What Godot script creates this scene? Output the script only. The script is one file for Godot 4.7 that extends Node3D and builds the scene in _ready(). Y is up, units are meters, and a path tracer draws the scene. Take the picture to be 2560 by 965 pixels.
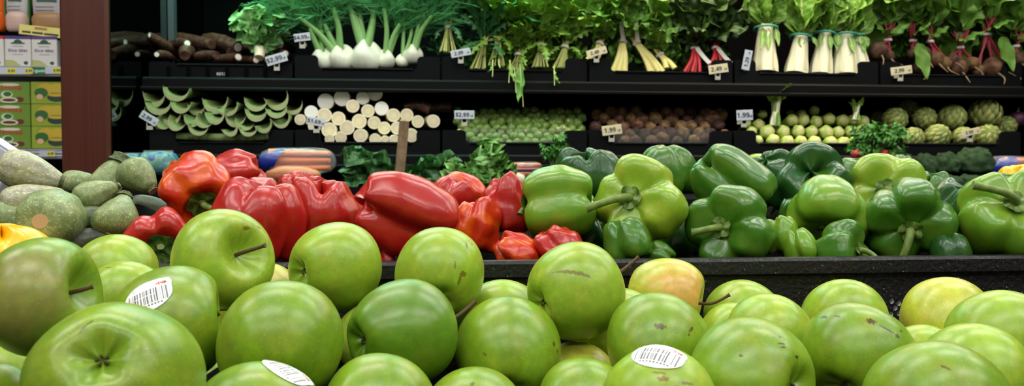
extends Node3D
# A low view across a heap of green apples and crates of peppers to a refrigerated produce case.

const F := 1850.0
var cam_pos := Vector3(0, 1.0, 0)
var cam_basis := Basis()
var names := {}
var rng := RandomNumberGenerator.new()
var M := {}
var bottoms := {}
const CEIL := 1.9
const ADDED_UPLIGHT := 0.75
const CASE_COOL := 0.7
const CASE_WARM := 0.55


# ---------------------------------------------------------------- picture geometry
func ray(px: float, py: float) -> Vector3:
	return cam_basis * Vector3((px - 1280.0) / F, -(py - 482.5) / F, -1.0)

func pz(px: float, py: float, depth: float) -> Vector3:
	return cam_pos + ray(px, py) * depth

func ps(px: float, py: float, d: float) -> Vector3:
	var r := ray(px, py)
	return cam_pos + r * ((-d - cam_pos.z) / r.z)

func mpp(p: Vector3) -> float:
	return (p - cam_pos).dot(-cam_basis.z) / F

# a direction as seen at the point c: x to the side, y up, z towards the eye
func seen(v: Vector3, c: Vector3) -> Vector3:
	var z := (cam_pos - c).normalized()
	var x := Vector3.UP.cross(z).normalized()
	return (x * v.x + z.cross(x) * v.y + z * v.z).normalized()


# ---------------------------------------------------------------- mesh builder
class MB:
	var v := PackedVector3Array()
	var n := PackedVector3Array()
	var uv := PackedVector2Array()
	var c := PackedColorArray()
	var idx := PackedInt32Array()

	# pts: rows x cols, cols already repeats the first column when wrapped
	func grid(pts: PackedVector3Array, rows: int, cols: int, wrap: bool, col := Color.WHITE, flip := false, cols_arr := PackedColorArray(), u0 := 0.0, u1 := 1.0) -> void:
		var b := v.size()
		var nn := PackedVector3Array()
		nn.resize(rows * cols)
		for i in rows - 1:
			for j in cols - 1:
				var a := i * cols + j
				var p0 := pts[a]
				var p1 := pts[a + 1]
				var p2 := pts[a + cols]
				var p3 := pts[a + cols + 1]
				var f := (p3 - p0).cross(p2 - p1)
				nn[a] += f
				nn[a + 1] += f
				nn[a + cols] += f
				nn[a + cols + 1] += f
				if flip:
					idx.append_array(PackedInt32Array([b + a, b + a + 1, b + a + cols, b + a + 1, b + a + cols + 1, b + a + cols]))
				else:
					idx.append_array(PackedInt32Array([b + a, b + a + cols, b + a + 1, b + a + 1, b + a + cols, b + a + cols + 1]))
		if wrap:
			for i in rows:
				var s := nn[i * cols] + nn[i * cols + cols - 1]
				nn[i * cols] = s
				nn[i * cols + cols - 1] = s
			for i in [0, rows - 1]:
				if pts[i * cols].distance_to(pts[i * cols + cols / 2]) < 1e-5:
					var s := Vector3.ZERO
					for j in cols:
						s += nn[i * cols + j]
					for j in cols:
						nn[i * cols + j] = s
		var sg := -1.0 if flip else 1.0
		for k in nn.size():
			nn[k] = (nn[k] * sg).normalized()
		v.append_array(pts)
		n.append_array(nn)
		for i in rows:
			for j in cols:
				uv.append(Vector2(lerpf(u0, u1, float(j) / (cols - 1)), float(i) / (rows - 1)))
		if cols_arr.size():
			c.append_array(cols_arr)
		else:
			var cc := PackedColorArray()
			cc.resize(rows * cols)
			cc.fill(col)
			c.append_array(cc)

	func quad(a: Vector3, b: Vector3, cc: Vector3, d: Vector3, col := Color.WHITE) -> void:
		# seen from outside: a top-left, b top-right, cc bottom-right, d bottom-left
		var k := v.size()
		var nr := -(b - a).cross(d - a).normalized()
		for p in [a, b, cc, d]:
			v.append(p)
			n.append(nr)
			c.append(col)
		uv.append_array(PackedVector2Array([Vector2(0, 0), Vector2(1, 0), Vector2(1, 1), Vector2(0, 1)]))
		idx.append_array(PackedInt32Array([k, k + 1, k + 2, k, k + 2, k + 3]))

	func box(a: Vector3, b: Vector3, col := Color.WHITE, t := Transform3D()) -> void:
		var p := []
		for i in 8:
			p.append(t * Vector3(b.x if i & 1 else a.x, b.y if i & 2 else a.y, b.z if i & 4 else a.z))
		quad(p[6], p[7], p[5], p[4], col)
		quad(p[3], p[2], p[0], p[1], col)
		quad(p[2], p[6], p[4], p[0], col)
		quad(p[7], p[3], p[1], p[5], col)
		quad(p[2], p[3], p[7], p[6], col)
		quad(p[4], p[5], p[1], p[0], col)

	# a box with chamfered vertical-view edges
	func bevel_box(a: Vector3, b: Vector3, r: float, col := Color.WHITE, t := Transform3D()) -> void:
		var ax := [a, b]
		var faces := [[0, 1, 2], [1, 2, 0], [2, 0, 1]]
		for f in faces:
			for s in 2:
				var pts := []
				for q in [[0, 0], [1, 0], [1, 1], [0, 1]]:
					var p := Vector3()
					p[f[0]] = ax[s][f[0]]
					p[f[1]] = ax[q[0]][f[1]] + (r if q[0] == 0 else -r)
					p[f[2]] = ax[q[1]][f[2]] + (r if q[1] == 0 else -r)
					pts.append(t * p)
				if s == 1:
					quad(pts[3], pts[2], pts[1], pts[0], col)
				else:
					quad(pts[0], pts[1], pts[2], pts[3], col)
		# edges
		for f in faces:
			for s1 in 2:
				for s2 in 2:
					var e := []
					for k in 2:
						var p := Vector3()
						p[f[0]] = ax[k][f[0]] + (r if k == 0 else -r)
						p[f[1]] = ax[s1][f[1]]
						p[f[2]] = ax[s2][f[2]] + (r if s2 == 0 else -r)
						var q := Vector3()
						q[f[0]] = p[f[0]]
						q[f[1]] = ax[s1][f[1]] + (r if s1 == 0 else -r)
						q[f[2]] = ax[s2][f[2]]
						e.append(t * p)
						e.append(t * q)
					if s1 == s2:
						quad(e[0], e[2], e[3], e[1], col)
					else:
						quad(e[1], e[3], e[2], e[0], col)

	func tube(path: PackedVector3Array, radii: PackedFloat32Array, seg := 8, col := Color.WHITE, cap := true, flat := 1.0, up := Vector3(0.13, 0.31, 0.94)) -> void:
		var rows := path.size()
		var pts := PackedVector3Array()
		var last := Vector3.ZERO
		var x := Vector3.ZERO
		for i in rows:
			var d := (path[mini(i + 1, rows - 1)] - path[maxi(i - 1, 0)]).normalized()
			if i == 0:
				x = d.cross(up)
				if x.length() < 0.05:
					x = d.cross(Vector3(1, 0, 0.2))
			x = (x - d * x.dot(d)).normalized()
			var y := d.cross(x)
			for j in seg + 1:
				var a := TAU * j / seg
				pts.append(path[i] + (x * cos(a) + y * sin(a) * flat) * radii[i])
		grid(pts, rows, seg + 1, true, col)
		if cap:
			for e in [0, rows - 1]:
				disc(pts.slice(e * (seg + 1), (e + 1) * (seg + 1)), path[e], e == 0, col)

	func disc(ring: PackedVector3Array, mid: Vector3, flip: bool, col := Color.WHITE) -> void:
		var k := v.size()
		var nr := Vector3.ZERO
		for j in ring.size() - 1:
			nr += (ring[j] - mid).cross(ring[j + 1] - mid)
		nr = nr.normalized() * (-1.0 if flip else 1.0)
		v.append(mid)
		n.append(nr)
		c.append(col)
		uv.append(Vector2(0.5, 0.5))
		for j in ring.size():
			v.append(ring[j])
			n.append(nr)
			c.append(col)
			var a := TAU * j / (ring.size() - 1)
			uv.append(Vector2(0.5 + 0.5 * cos(a), 0.5 + 0.5 * sin(a)))
		for j in ring.size() - 1:
			if flip:
				idx.append_array(PackedInt32Array([k, k + 1 + j, k + 2 + j]))
			else:
				idx.append_array(PackedInt32Array([k, k + 2 + j, k + 1 + j]))

	func add(m: MB, t: Transform3D, col := Color.WHITE) -> void:
		var k := v.size()
		for p in m.v:
			v.append(t * p)
		var bs := t.basis
		for p in m.n:
			n.append((bs * p).normalized())
		uv.append_array(m.uv)
		for q in m.c:
			c.append(q * col)
		for i in m.idx:
			idx.append(k + i)

	func mesh() -> ArrayMesh:
		var a := []
		a.resize(Mesh.ARRAY_MAX)
		a[Mesh.ARRAY_VERTEX] = v
		a[Mesh.ARRAY_NORMAL] = n
		a[Mesh.ARRAY_TEX_UV] = uv
		a[Mesh.ARRAY_COLOR] = c
		a[Mesh.ARRAY_INDEX] = idx
		var m := ArrayMesh.new()
		m.add_surface_from_arrays(Mesh.PRIMITIVE_TRIANGLES, a)
		return m


# surface P(psi, phi): psi 0..PI from the +y pole, phi 0..TAU
func blob(fn: Callable, rows := 30, cols := 40, colfn: Variant = null) -> ArrayMesh:
	var pts := PackedVector3Array()
	var cl := PackedColorArray()
	for i in rows + 1:
		for j in cols + 1:
			var psi := PI * i / rows
			var phi := TAU * (j % cols) / cols
			var p: Vector3 = fn.call(psi, phi)
			pts.append(p)
			if colfn != null:
				cl.append(colfn.call(p, psi, phi))
	var m := MB.new()
	m.grid(pts, rows + 1, cols + 1, true, Color.WHITE, false, cl)
	return m.mesh()


# ---------------------------------------------------------------- nodes
func numbered(called: String) -> String:
	var k: int = names.get(called, 0)
	names[called] = k + 1
	return called if k == 0 else "%s_%03d" % [called, k]

func thing(called: String, label: String, category: String, xf := Transform3D(), group := "") -> Node3D:
	var o := Node3D.new()
	o.name = numbered(called)
	add_child(o)
	o.transform = xf
	tag(o, label, category, group)
	return o

func tag(o: Node3D, label: String, category: String, group := "", kind := "") -> void:
	if label:
		o.set_meta("label", label)
	if category:
		o.set_meta("category", category)
	if group:
		o.set_meta("group", group)
	if kind:
		o.set_meta("kind", kind)

func part(called: String, mesh: Mesh, mtl: Material, parent: Node, xf := Transform3D(), label := "") -> MeshInstance3D:
	var o := MeshInstance3D.new()
	o.name = called if parent != self else numbered(called)
	o.mesh = mesh
	o.material_override = mtl
	o.transform = xf
	parent.add_child(o, true)
	if label:
		o.set_meta("label", label)
	return o

func struct(called: String, mesh: Mesh, mtl: Material, label := "") -> MeshInstance3D:
	var o := part(called, mesh, mtl, self)
	o.set_meta("kind", "structure")
	if label:
		o.set_meta("label", label)
	return o

func boxpart(called: String, a: Vector3, b: Vector3, mtl: Material, parent: Node, r := 0.0) -> MeshInstance3D:
	var m := MB.new()
	if r > 0.0:
		m.bevel_box(a, b, r)
	else:
		m.box(a, b)
	return part(called, m.mesh(), mtl, parent)

# a basis whose y axis is dir; turned by roll about it
func aim(dir: Vector3, roll := 0.0, scale := 1.0) -> Basis:
	var y := dir.normalized()
	var x := y.cross(Vector3(0.02, 0.03, 1.0))
	if absf(y.z) > 0.98:
		x = Vector3(1, 0, 0) - y * y.x
	x = x.normalized()
	var z := x.cross(y)
	var b := Basis(x, y, z)
	return b * Basis(Vector3.UP, roll) * Basis.from_scale(Vector3.ONE * scale)

func rf(a: float, b: float) -> float:
	return rng.randf_range(a, b)

func path3(pts: Array) -> PackedVector3Array:
	var c := Curve3D.new()
	for i in pts.size():
		var t: Vector3 = (pts[mini(i + 1, pts.size() - 1)] - pts[maxi(i - 1, 0)]) / 6.0
		c.add_point(pts[i], -t, t)
	var out := PackedVector3Array()
	var steps := (pts.size() - 1) * 4
	for k in steps + 1:
		out.append(c.samplef(float(k) / 4.0))
	return out

func taper(n: int, r0: float, r1: float, pw := 1.0) -> PackedFloat32Array:
	var a := PackedFloat32Array()
	for i in n:
		a.append(lerpf(r0, r1, pow(float(i) / (n - 1), pw)))
	return a


# ---------------------------------------------------------------- materials
func c8(r: int, g: int, b: int) -> Color:
	return Color(r / 255.0, g / 255.0, b / 255.0)

func l8(r: int, g: int, b: int) -> Color:
	return c8(r, g, b).srgb_to_linear()

func mat(called: String, col: Color, rough := 0.5, spec := 0.5) -> StandardMaterial3D:
	var m := StandardMaterial3D.new()
	m.resource_name = called
	m.albedo_color = col
	m.roughness = rough
	m.metallic_specular = spec
	M[called] = m
	return m

func vmat(called: String, rough := 0.5, spec := 0.5) -> StandardMaterial3D:
	var m := mat(called, Color.WHITE, rough, spec)
	m.vertex_color_use_as_albedo = true
	return m

func noise(sd: int, freq: float, oct := 3, kind := FastNoiseLite.TYPE_SIMPLEX_SMOOTH) -> FastNoiseLite:
	var f := FastNoiseLite.new()
	f.seed = sd
	f.frequency = freq
	f.noise_type = kind
	f.fractal_octaves = oct
	if oct == 1:
		f.fractal_type = FastNoiseLite.FRACTAL_NONE
	return f

func noise_tex(sd: int, freq: float, ramp: Array, size := 256, oct := 4, kind := FastNoiseLite.TYPE_SIMPLEX_SMOOTH) -> Texture2D:
	var img := noise(sd, freq, oct, kind).get_seamless_image(size, size)
	var g := Gradient.new()
	g.offsets = PackedFloat32Array()
	var offs := PackedFloat32Array()
	var cols := PackedColorArray()
	for r in ramp:
		offs.append(r[0])
		cols.append(r[1])
	g.offsets = offs
	g.colors = cols
	var out := Image.create(size, size, false, Image.FORMAT_RGB8)
	for y in size:
		for x in size:
			out.set_pixel(x, y, g.sample(img.get_pixel(x, y).r))
	return ImageTexture.create_from_image(out)

func bump(m: StandardMaterial3D, t: Texture2D, cm: float) -> void:
	m.heightmap_enabled = true
	m.heightmap_texture = t
	m.heightmap_scale = cm

func tri(m: StandardMaterial3D, s: float, world := false) -> void:
	m.uv1_triplanar = true
	m.uv1_world_triplanar = world
	m.uv1_scale = Vector3.ONE * s


# ---------------------------------------------------------------- apples
func apple_pt(psi: float, phi: float, o: Dictionary) -> Vector3:
	var s := sin(psi)
	var cy := cos(psi)
	var rho := pow(s, 0.88)
	var y: float = o.h * cy
	rho *= 1.04 - o.tap * (0.5 - 0.5 * cy)
	rho *= 1.0 + o.lob * cos(5.0 * phi + o.ph) * (0.25 + 0.75 * smoothstep(0.3, -1.0, cy)) + o.skew * cos(phi + o.ph) * 0.5 + o.skew * sin(2.0 * phi + o.ph)
	if cy > 0.0:
		y -= o.sd * exp(-pow(s / 0.34, 2.0))
	else:
		y += o.cd * exp(-pow(s / 0.27, 2.0)) * (1.0 + 0.1 * cos(5.0 * phi + o.ph))
	return Vector3(rho * cos(phi), y, rho * sin(phi)) * o.R

func lenticels() -> Image:
	var w := 768
	var h := 384
	var img := Image.create(w, h, false, Image.FORMAT_RGB8)
	var n1 := noise(5, 0.03, 3).get_seamless_image(w, h)
	var n2 := noise(9, 0.012, 2).get_seamless_image(w, 64)
	var data := PackedByteArray()
	data.resize(w * h * 3)
	var d1 := n1.get_data()
	var d2 := n2.get_data()
	for y in h:
		for x in w:
			var a := d1[y * w + x] / 255.0
			var b := d2[(y / 24) * w + x] / 255.0
			var k := (y * w + x) * 3
			var val := 205.0 + 22.0 * (a - 0.5) + 22.0 * (b - 0.5)
			data[k] = int(val + 8.0 * (a - 0.5))
			data[k + 1] = int(val)
			data[k + 2] = int(val - 14.0 * (b - 0.5))
	img.set_data(w, h, false, Image.FORMAT_RGB8, data)
	var r := RandomNumberGenerator.new()
	r.seed = 77
	for k in 1500:
		var v := acos(r.randf_range(-0.97, 0.97)) / PI
		var x := r.randi_range(2, w - 3)
		var y := int(v * h)
		var st := 1.0 / maxf(0.25, sin(v * PI))
		var br := r.randf_range(0.35, 1.0)
		for dx in range(-int(2 * st), int(2 * st) + 1):
			for dy in range(-2, 3):
				var q := Vector2(dx / st, dy).length()
				var yy := clampi(y + dy, 0, h - 1)
				var xx := posmod(x + dx, w)
				var f := clampf(1.5 - q, 0.0, 1.0) * br
				if f > 0.0:
					img.set_pixel(xx, yy, img.get_pixel(xx, yy).lerp(Color(0.99, 0.99, 0.9), f))
	return img

func stroke(img: Image, uv: Vector2, size: Vector2, ang: float, col: Color, k: float, sd: int) -> void:
	var w := img.get_width()
	var h := img.get_height()
	var n := noise(sd, 0.11, 3)
	var st := 1.0 / maxf(0.3, sin(uv.y * PI))
	var rad := int(maxf(size.x, size.y) * 1.4) + 2
	for dy in range(-rad, rad + 1):
		for dx in range(-int(rad * st), int(rad * st) + 1):
			var q := Vector2(dx / st, dy).rotated(-ang)
			var d := Vector2(q.x / size.x, q.y / size.y).length() + 0.55 * n.get_noise_2d(dx / st, dy)
			var f := clampf((1.0 - d) * 3.0, 0.0, 1.0) * k
			if f > 0.0:
				var x := posmod(int(uv.x * w) + dx, w)
				var y := clampi(int(uv.y * h) + dy, 0, h - 1)
				img.set_pixel(x, y, img.get_pixel(x, y).lerp(col, f))

func apple_mat(img: Image) -> StandardMaterial3D:
	var m := vmat("apple_skin", 0.3, 0.5)
	m.albedo_texture = ImageTexture.create_from_image(img)
	return m

# skin pigment: the ground colour, and the pigment of ripe freckled patches (of about the same brightness)
const APPLE_TINTS := {
	"green": [[122, 158, 32], [134, 158, 38]],
	"deep": [[98, 140, 28], [108, 138, 32]],
	"light": [[148, 182, 48], [160, 182, 54]],
	"yellow": [[190, 196, 60], [200, 192, 74]],
	"blush": [[192, 194, 66], [224, 172, 82]],
	"bronze": [[122, 156, 44], [146, 146, 66]],
}

func add_apple(i: int, a: Array, base: Image, shared: StandardMaterial3D) -> Node3D:
	# a: px, py, width in px, depth, stem direction as seen, tint, label, options
	var c := pz(a[0], a[1], a[3])
	var R: float = a[2] * mpp(c) * 0.5
	rng.seed = 100 + i
	var e: Dictionary = a[7]
	var o := {"R": R, "h": e.get("h", rf(0.86, 0.95)), "tap": rf(0.10, 0.2), "lob": rf(0.015, 0.03), "ph": rf(0, TAU), "skew": rf(0.01, 0.035), "sd": rf(0.36, 0.46), "cd": rf(0.2, 0.27)}
	var xf := Transform3D(aim(seen(a[4], c), rf(0, TAU)), c)
	var t := thing("apple", a[6], "apple", xf, "" if e.get("own", false) else "green apples in the heap")
	var tint: Array = APPLE_TINTS[a[5]]
	var n := noise(300 + i, 1.6, 3)
	var ground := l8(tint[0][0], tint[0][1], tint[0][2]) * 1.4
	var ripe := l8(tint[1][0], tint[1][1], tint[1][2]) * 1.4
	# a real blush (three apples): pigment round one spot of the skin, with a streaky edge
	var spot := Vector3.ZERO
	if e.has("blush_at"):
		var rb := ray(e.blush_at[0], e.blush_at[1]).normalized()
		var tb := (c - cam_pos).dot(rb) - R * 0.9
		spot = (xf.basis.inverse() * (cam_pos + rb * tb - c)).normalized()
	var colfn := func(p: Vector3, _psi: float, phi: float) -> Color:
		var q := p / R
		if spot != Vector3.ZERO:
			return ground.lerp(ripe, smoothstep(1.0, 0.3, q.distance_to(spot) + 0.35 * n.get_noise_3dv(q) + 0.3 * n.get_noise_2d(phi * 9.0, 3.0)))
		return ground.lerp(ripe, smoothstep(-0.1, 0.4, n.get_noise_3dv(q)))
	var mtl := shared
	if e.has("marks"):
		var img: Image = base.duplicate()
		for mk in e.marks:
			var r := ray(mk[0], mk[1]).normalized()
			var oc := cam_pos - c
			var bb := oc.dot(r)
			var disc := bb * bb - (oc.length_squared() - R * R * 0.92)
			var hit := cam_pos + r * (-bb - sqrt(maxf(disc, 0.0)))
			var q := (xf.basis.inverse() * (hit - c)).normalized()
			var px_m := 384.0 / (PI * R) * mpp(c)
			# turn of the texture's axes at this place
			var east := xf.basis * Vector3(-q.z, 0, q.x).normalized()
			var tx := (cam_basis.inverse() * east)
			var ang := atan2(tx.y, tx.x)
			stroke(img, Vector2(fposmod(atan2(q.z, q.x) / TAU, 1.0), acos(clampf(q.y, -1, 1)) / PI), Vector2(mk[2], mk[3]) * px_m, -mk[4] - ang, mk[5], mk[6], 40 + i)
		mtl = apple_mat(img)
	part("body", blob(apple_pt.bind(o), 36, 52, colfn), mtl, t)
	# stem
	var yb: float = o.R * (o.h - o.sd)
	var sl: float = R * e.get("stem", 0.3)
	var sb: Vector3 = xf.basis.inverse() * seen(e.get("lean", Vector3(0.3, 1.0, 0.2)), c)
	var pth := path3([Vector3(0, yb - 0.03 * R, 0), Vector3(0, yb + sl * 0.5, 0) + sb * sl * 0.08, Vector3(0, yb + sl * 0.85, 0) + sb * sl * 0.4])
	var rr := taper(pth.size(), 0.04 * R, 0.034 * R)
	rr[rr.size() - 1] = 0.05 * R
	var sm := MB.new()
	sm.tube(pth, rr, 8)
	part("stem", sm.mesh(), M.apple_stem, t)
	# calyx: five dry sepals in the basin
	var cm := MB.new()
	var yc: float = -R * (o.h - o.cd)
	for k in 5:
		var an: float = TAU * k / 5.0 + o.ph
		var d := Vector3(cos(an), 0, sin(an))
		var p2 := path3([Vector3(0, yc + 0.02 * R, 0) + d * 0.02 * R, Vector3(0, yc - 0.03 * R, 0) + d * 0.06 * R, Vector3(0, yc - 0.06 * R, 0) + d * 0.035 * R])
		cm.tube(p2, taper(p2.size(), 0.036 * R, 0.010 * R), 6, Color.WHITE, true, 0.5)
	part("calyx", cm.mesh(), M.calyx, t)
	if e.has("sticker"):
		var sk: Array = e.sticker
		var r := ray(sk[0], sk[1]).normalized()
		var oc := cam_pos - c
		var bb := oc.dot(r)
		var hit := cam_pos + r * (-bb - sqrt(maxf(bb * bb - (oc.length_squared() - R * R * 0.9), 0.0)))
		var q := (xf.basis.inverse() * (hit - c)).normalized()
		var up := (xf.basis.inverse() * seen(sk[3], c)).normalized()
		var ex := up.cross(q).normalized()
		var ey := q.cross(ex).normalized()
		var pts := PackedVector3Array()
		var rows := 8
		var cols := 24
		for a1 in rows + 1:
			for b1 in cols + 1:
				var an := TAU * b1 / cols
				var rad: float = float(a1) / rows
				var tab := 1.0 + 0.32 * exp(-pow(angle_difference(an, 0.75) / 0.3, 2.0))
				var lx: float = cos(an) * rad * sk[2] * 1.18 * tab
				var ly: float = sin(an) * rad * sk[2] * 0.92 * tab
				var dq := (q + ex * lx / R + ey * ly / R).normalized()
				var sp := apple_pt(acos(clampf(dq.y, -1, 1)), atan2(dq.z, dq.x), o)
				sp = dq * sp.length()
				pts.append(sp + dq * 0.0005)
		var smb := MB.new()
		smb.grid(pts, rows + 1, cols + 1, true, Color.WHITE, true)
		# print lies flat on the sticker: map by plane
		for k in smb.uv.size():
			var a2 := TAU * (k % (cols + 1)) / cols
			var r2 := float(k / (cols + 1)) / rows
			var tb := 1.0 + 0.32 * exp(-pow(angle_difference(a2, 0.75) / 0.3, 2.0))
			smb.uv[k] = Vector2(0.5 + 0.5 * cos(a2) * r2 * tb / 1.32, 0.5 - 0.5 * sin(a2) * r2 * tb / 1.32)
		part("sticker", smb.mesh(), M.sticker, t, Transform3D(), "white produce sticker with a barcode")
	return t

func sticker_image() -> Image:
	var s := 192
	var im := Image.create(s, s, false, Image.FORMAT_RGB8)
	im.fill(c8(238, 238, 232))
	var r := RandomNumberGenerator.new()
	r.seed = 4
	var x := 40
	while x < 150:
		var w := r.randi_range(1, 5)
		var g := r.randi_range(20, 130)
		im.fill_rect(Rect2i(x, 72, w, 66), c8(g, g, g))
		x += w + r.randi_range(2, 5)
	im.fill_rect(Rect2i(60, 100, 60, 3), c8(238, 238, 232))
	for k in 9:
		im.fill_rect(Rect2i(58 + k * 9, 142, 5, 7), c8(90, 90, 90))
	for dy in range(-13, 14):
		for dx in range(-20, 21):
			var a := Vector2(dx + 7, dy)
			var b := Vector2(dx - 8, dy)
			if a.length() < 7.0 + 4.0 * cos(a.angle() * 5.0):
				im.set_pixel(138 + dx, 54 + dy, c8(196, 60, 64))
			elif b.length() < 9.0:
				im.set_pixel(138 + dx, 54 + dy, c8(84, 78, 60) if b.x + b.y * 0.3 > 1 else c8(206, 120, 72))
			if a.length() < 5.0 + 4.0 * cos(a.angle() * 5.0):
				im.set_pixel(62 + dx, 50 + dy, c8(190, 150, 160))
	return im


# ---------------------------------------------------------------- bell peppers
func pepper_pt(psi: float, phi: float, o: Dictionary) -> Vector3:
	var s := sin(psi)
	var cy := cos(psi)
	var rho := pow(s, 0.66)
	var L: float = o.len
	var y: float = L * signf(cy) * pow(absf(cy), 0.9)
	var ang: float = fposmod(phi * o.n / TAU + o.ph + 0.09 * sin(phi + o.ph * 5.0), 1.0)
	var d := absf(ang - 0.5) * 2.0
	var g := exp(-pow((1.0 - d) / 0.28, 2.0))
	var ends := pow(absf(cy), 1.4)
	rho *= 1.0 - o.gd * (o.mid + 0.7 * ends) * g
	rho *= lerpf(1.0 - o.tap, 1.0, smoothstep(-1.0, 0.5, cy))
	rho *= 1.0 + 0.10 * o.ns.get_noise_2d(cos(phi) * 60.0, sin(phi) * 60.0 + 40.0)
	if cy > 0.0:
		y -= L * (o.sd * exp(-pow(s / 0.5, 2.0)) + 0.16 * g * cy * cy * smoothstep(0.0, 0.5, s))
	else:
		y += L * (o.bd * exp(-pow(s / 0.45, 2.0)) + 0.26 * g * cy * cy)
		y += L * o.bn * o.ns.get_noise_2d(cos(phi) * 45.0 + 100.0, sin(phi) * 45.0) * cy * cy
	var p := Vector3(rho * cos(phi), y, rho * sin(phi))
	var k: float = o.ns.get_noise_3d(p.x * 70.0, p.y * 55.0, p.z * 70.0)
	p += p.normalized() * k * o.nz
	p.x += o.bend * (y / L) * (y / L)
	return p * o.R

func add_pepper(i: int, a: Array) -> Node3D:
	# a: px, py, diameter px, depth, length ratio, stem direction as seen, colour, label, options
	var c := pz(a[0], a[1], a[3])
	var R: float = a[2] * mpp(c) * 0.535
	rng.seed = 900 + i
	var e: Dictionary = a[8]
	var red: bool = a[6] == "red" or a[6] == "orange"
	var o := {"R": R, "len": a[4], "n": e.get("n", 4 if rng.randf() < 0.5 else 3), "ph": e.get("ph", rng.randf()), "gd": e.get("gd", rf(0.28, 0.4)), "tap": e.get("tap", rf(0.08, 0.3)), "sd": rf(0.34, 0.45), "bd": e.get("bd", rf(0.2, 0.34)), "nz": e.get("nz", rf(0.10, 0.17) if red else rf(0.06, 0.11)), "bend": rf(-0.08, 0.08), "mid": e.get("mid", 0.45), "bn": e.get("bn", 0.2), "ns": noise(500 + i, 0.012, 2)}
	var xf := Transform3D(aim(seen(a[5], c), e.get("roll", rf(0, TAU))), c)
	var t := thing({"red": "red_bell_pepper", "orange": "red_bell_pepper", "yellow": "yellow_bell_pepper"}.get(a[6], "green_bell_pepper"), a[7], "pepper", xf, e.get("group", ""))
	# skin pigment: ground colour and freckled patches that ripen towards the next colour
	var cs: Array = {
		"red": [l8(168, 30, 24), l8(176, 40, 24)],
		"orange": [l8(190, 44, 16), l8(208, 84, 14)],
		"green": [l8(60, 108, 28), l8(78, 116, 30)],
		"dark": [l8(38, 80, 30), l8(48, 86, 30)],
		"light": [l8(102, 146, 36), l8(118, 150, 40)],
		"lime": [l8(128, 164, 40), l8(146, 168, 48)],
		"yellow": [l8(240, 178, 14), l8(242, 184, 26)],
	}[a[6]]
	var n := noise(700 + i, 1.5, 3)
	var colfn := func(p: Vector3, _psi: float, _phi: float) -> Color:
		return cs[0].lerp(cs[1], smoothstep(-0.1, 0.35, n.get_noise_3dv(p / R)))
	part("body", blob(pepper_pt.bind(o), 38, 60, colfn), M.pepper_skin, t)
	# stem and calyx
	var yb: float = R * a[4] * (1.0 - o.sd)
	var sl: float = R * e.get("stem", rf(0.55, 0.8))
	var sb: Vector3 = xf.basis.inverse() * seen(e.get("lean", Vector3(rf(-1, 1), -0.4, 0.3)), c)
	sb = (sb - Vector3(0, sb.y * 0.7, 0)).normalized()
	var mb := MB.new()
	var fl: bool = e.get("flop", false)
	var up := sl * (0.5 if fl else 1.0)
	var pth := path3([Vector3(0, yb - 0.06 * R, 0), Vector3(0, yb + up * 0.35, 0) + sb * sl * 0.05, Vector3(0, yb + up * 0.75, 0) + sb * sl * 0.35, Vector3(0, yb + up * 0.92, 0) + sb * sl * (1.0 if fl else 0.8)])
	var rr := taper(pth.size(), 0.12 * R, 0.07 * R, 0.4)
	rr[rr.size() - 1] = 0.095 * R
	rr[rr.size() - 2] = 0.085 * R
	mb.tube(pth, rr, 9)
	part("stem", mb.mesh(), M.pepper_stem, t)
	var cal: float = e.get("calyx", 0.25)
	var pts := PackedVector3Array()
	var cc := PackedColorArray()
	for r in 7:
		for j in 37:
			var an := TAU * (j % 36) / 36.0
			var star := 0.8 + 0.2 * pow(absf(cos(an * 2.5 + 0.2 * sin(an * 2.0 + i))), 0.7)
			var rad: float = R * cal * star * r / 6.0
			var ss := minf(0.95, pow(rad / R, 1.515))
			var yy: float = R * a[4] * (pow(1.0 - ss * ss, 0.45) - o.sd * exp(-pow(ss / 0.5, 2.0)))
			pts.append(Vector3(cos(an) * rad, yy + R * (0.075 + 0.03 * r / 6.0 * sin(an * 5.0 + i)), sin(an) * rad))
			cc.append(Color.WHITE)
	var cb := MB.new()
	cb.grid(pts, 7, 37, true, Color.WHITE, false, cc)
	part("calyx", cb.mesh(), M.pepper_calyx if red else M.pepper_calyx_light, t)
	return t


# ---------------------------------------------------------------- squash
func squash_pt(psi: float, phi: float, o: Dictionary) -> Vector3:
	var s := sin(psi)
	var cy := cos(psi)
	var rho := pow(s, 0.55) * lerpf(o.neck, 1.0, smoothstep(0.85, -0.5, cy))
	rho *= 1.0 + 0.018 * cos(10.0 * phi) + 0.03 * cos(2.0 * phi + o.ph)
	var y: float = o.len * signf(cy) * pow(absf(cy), 0.85)
	var p := Vector3(rho * cos(phi), y, rho * sin(phi))
	p.x += o.bend * (cy * cy - 0.3)
	p += p.normalized() * 0.03 * o.ns.get_noise_3d(p.x * 60.0, p.y * 40.0, p.z * 60.0)
	return p * o.R

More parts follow.
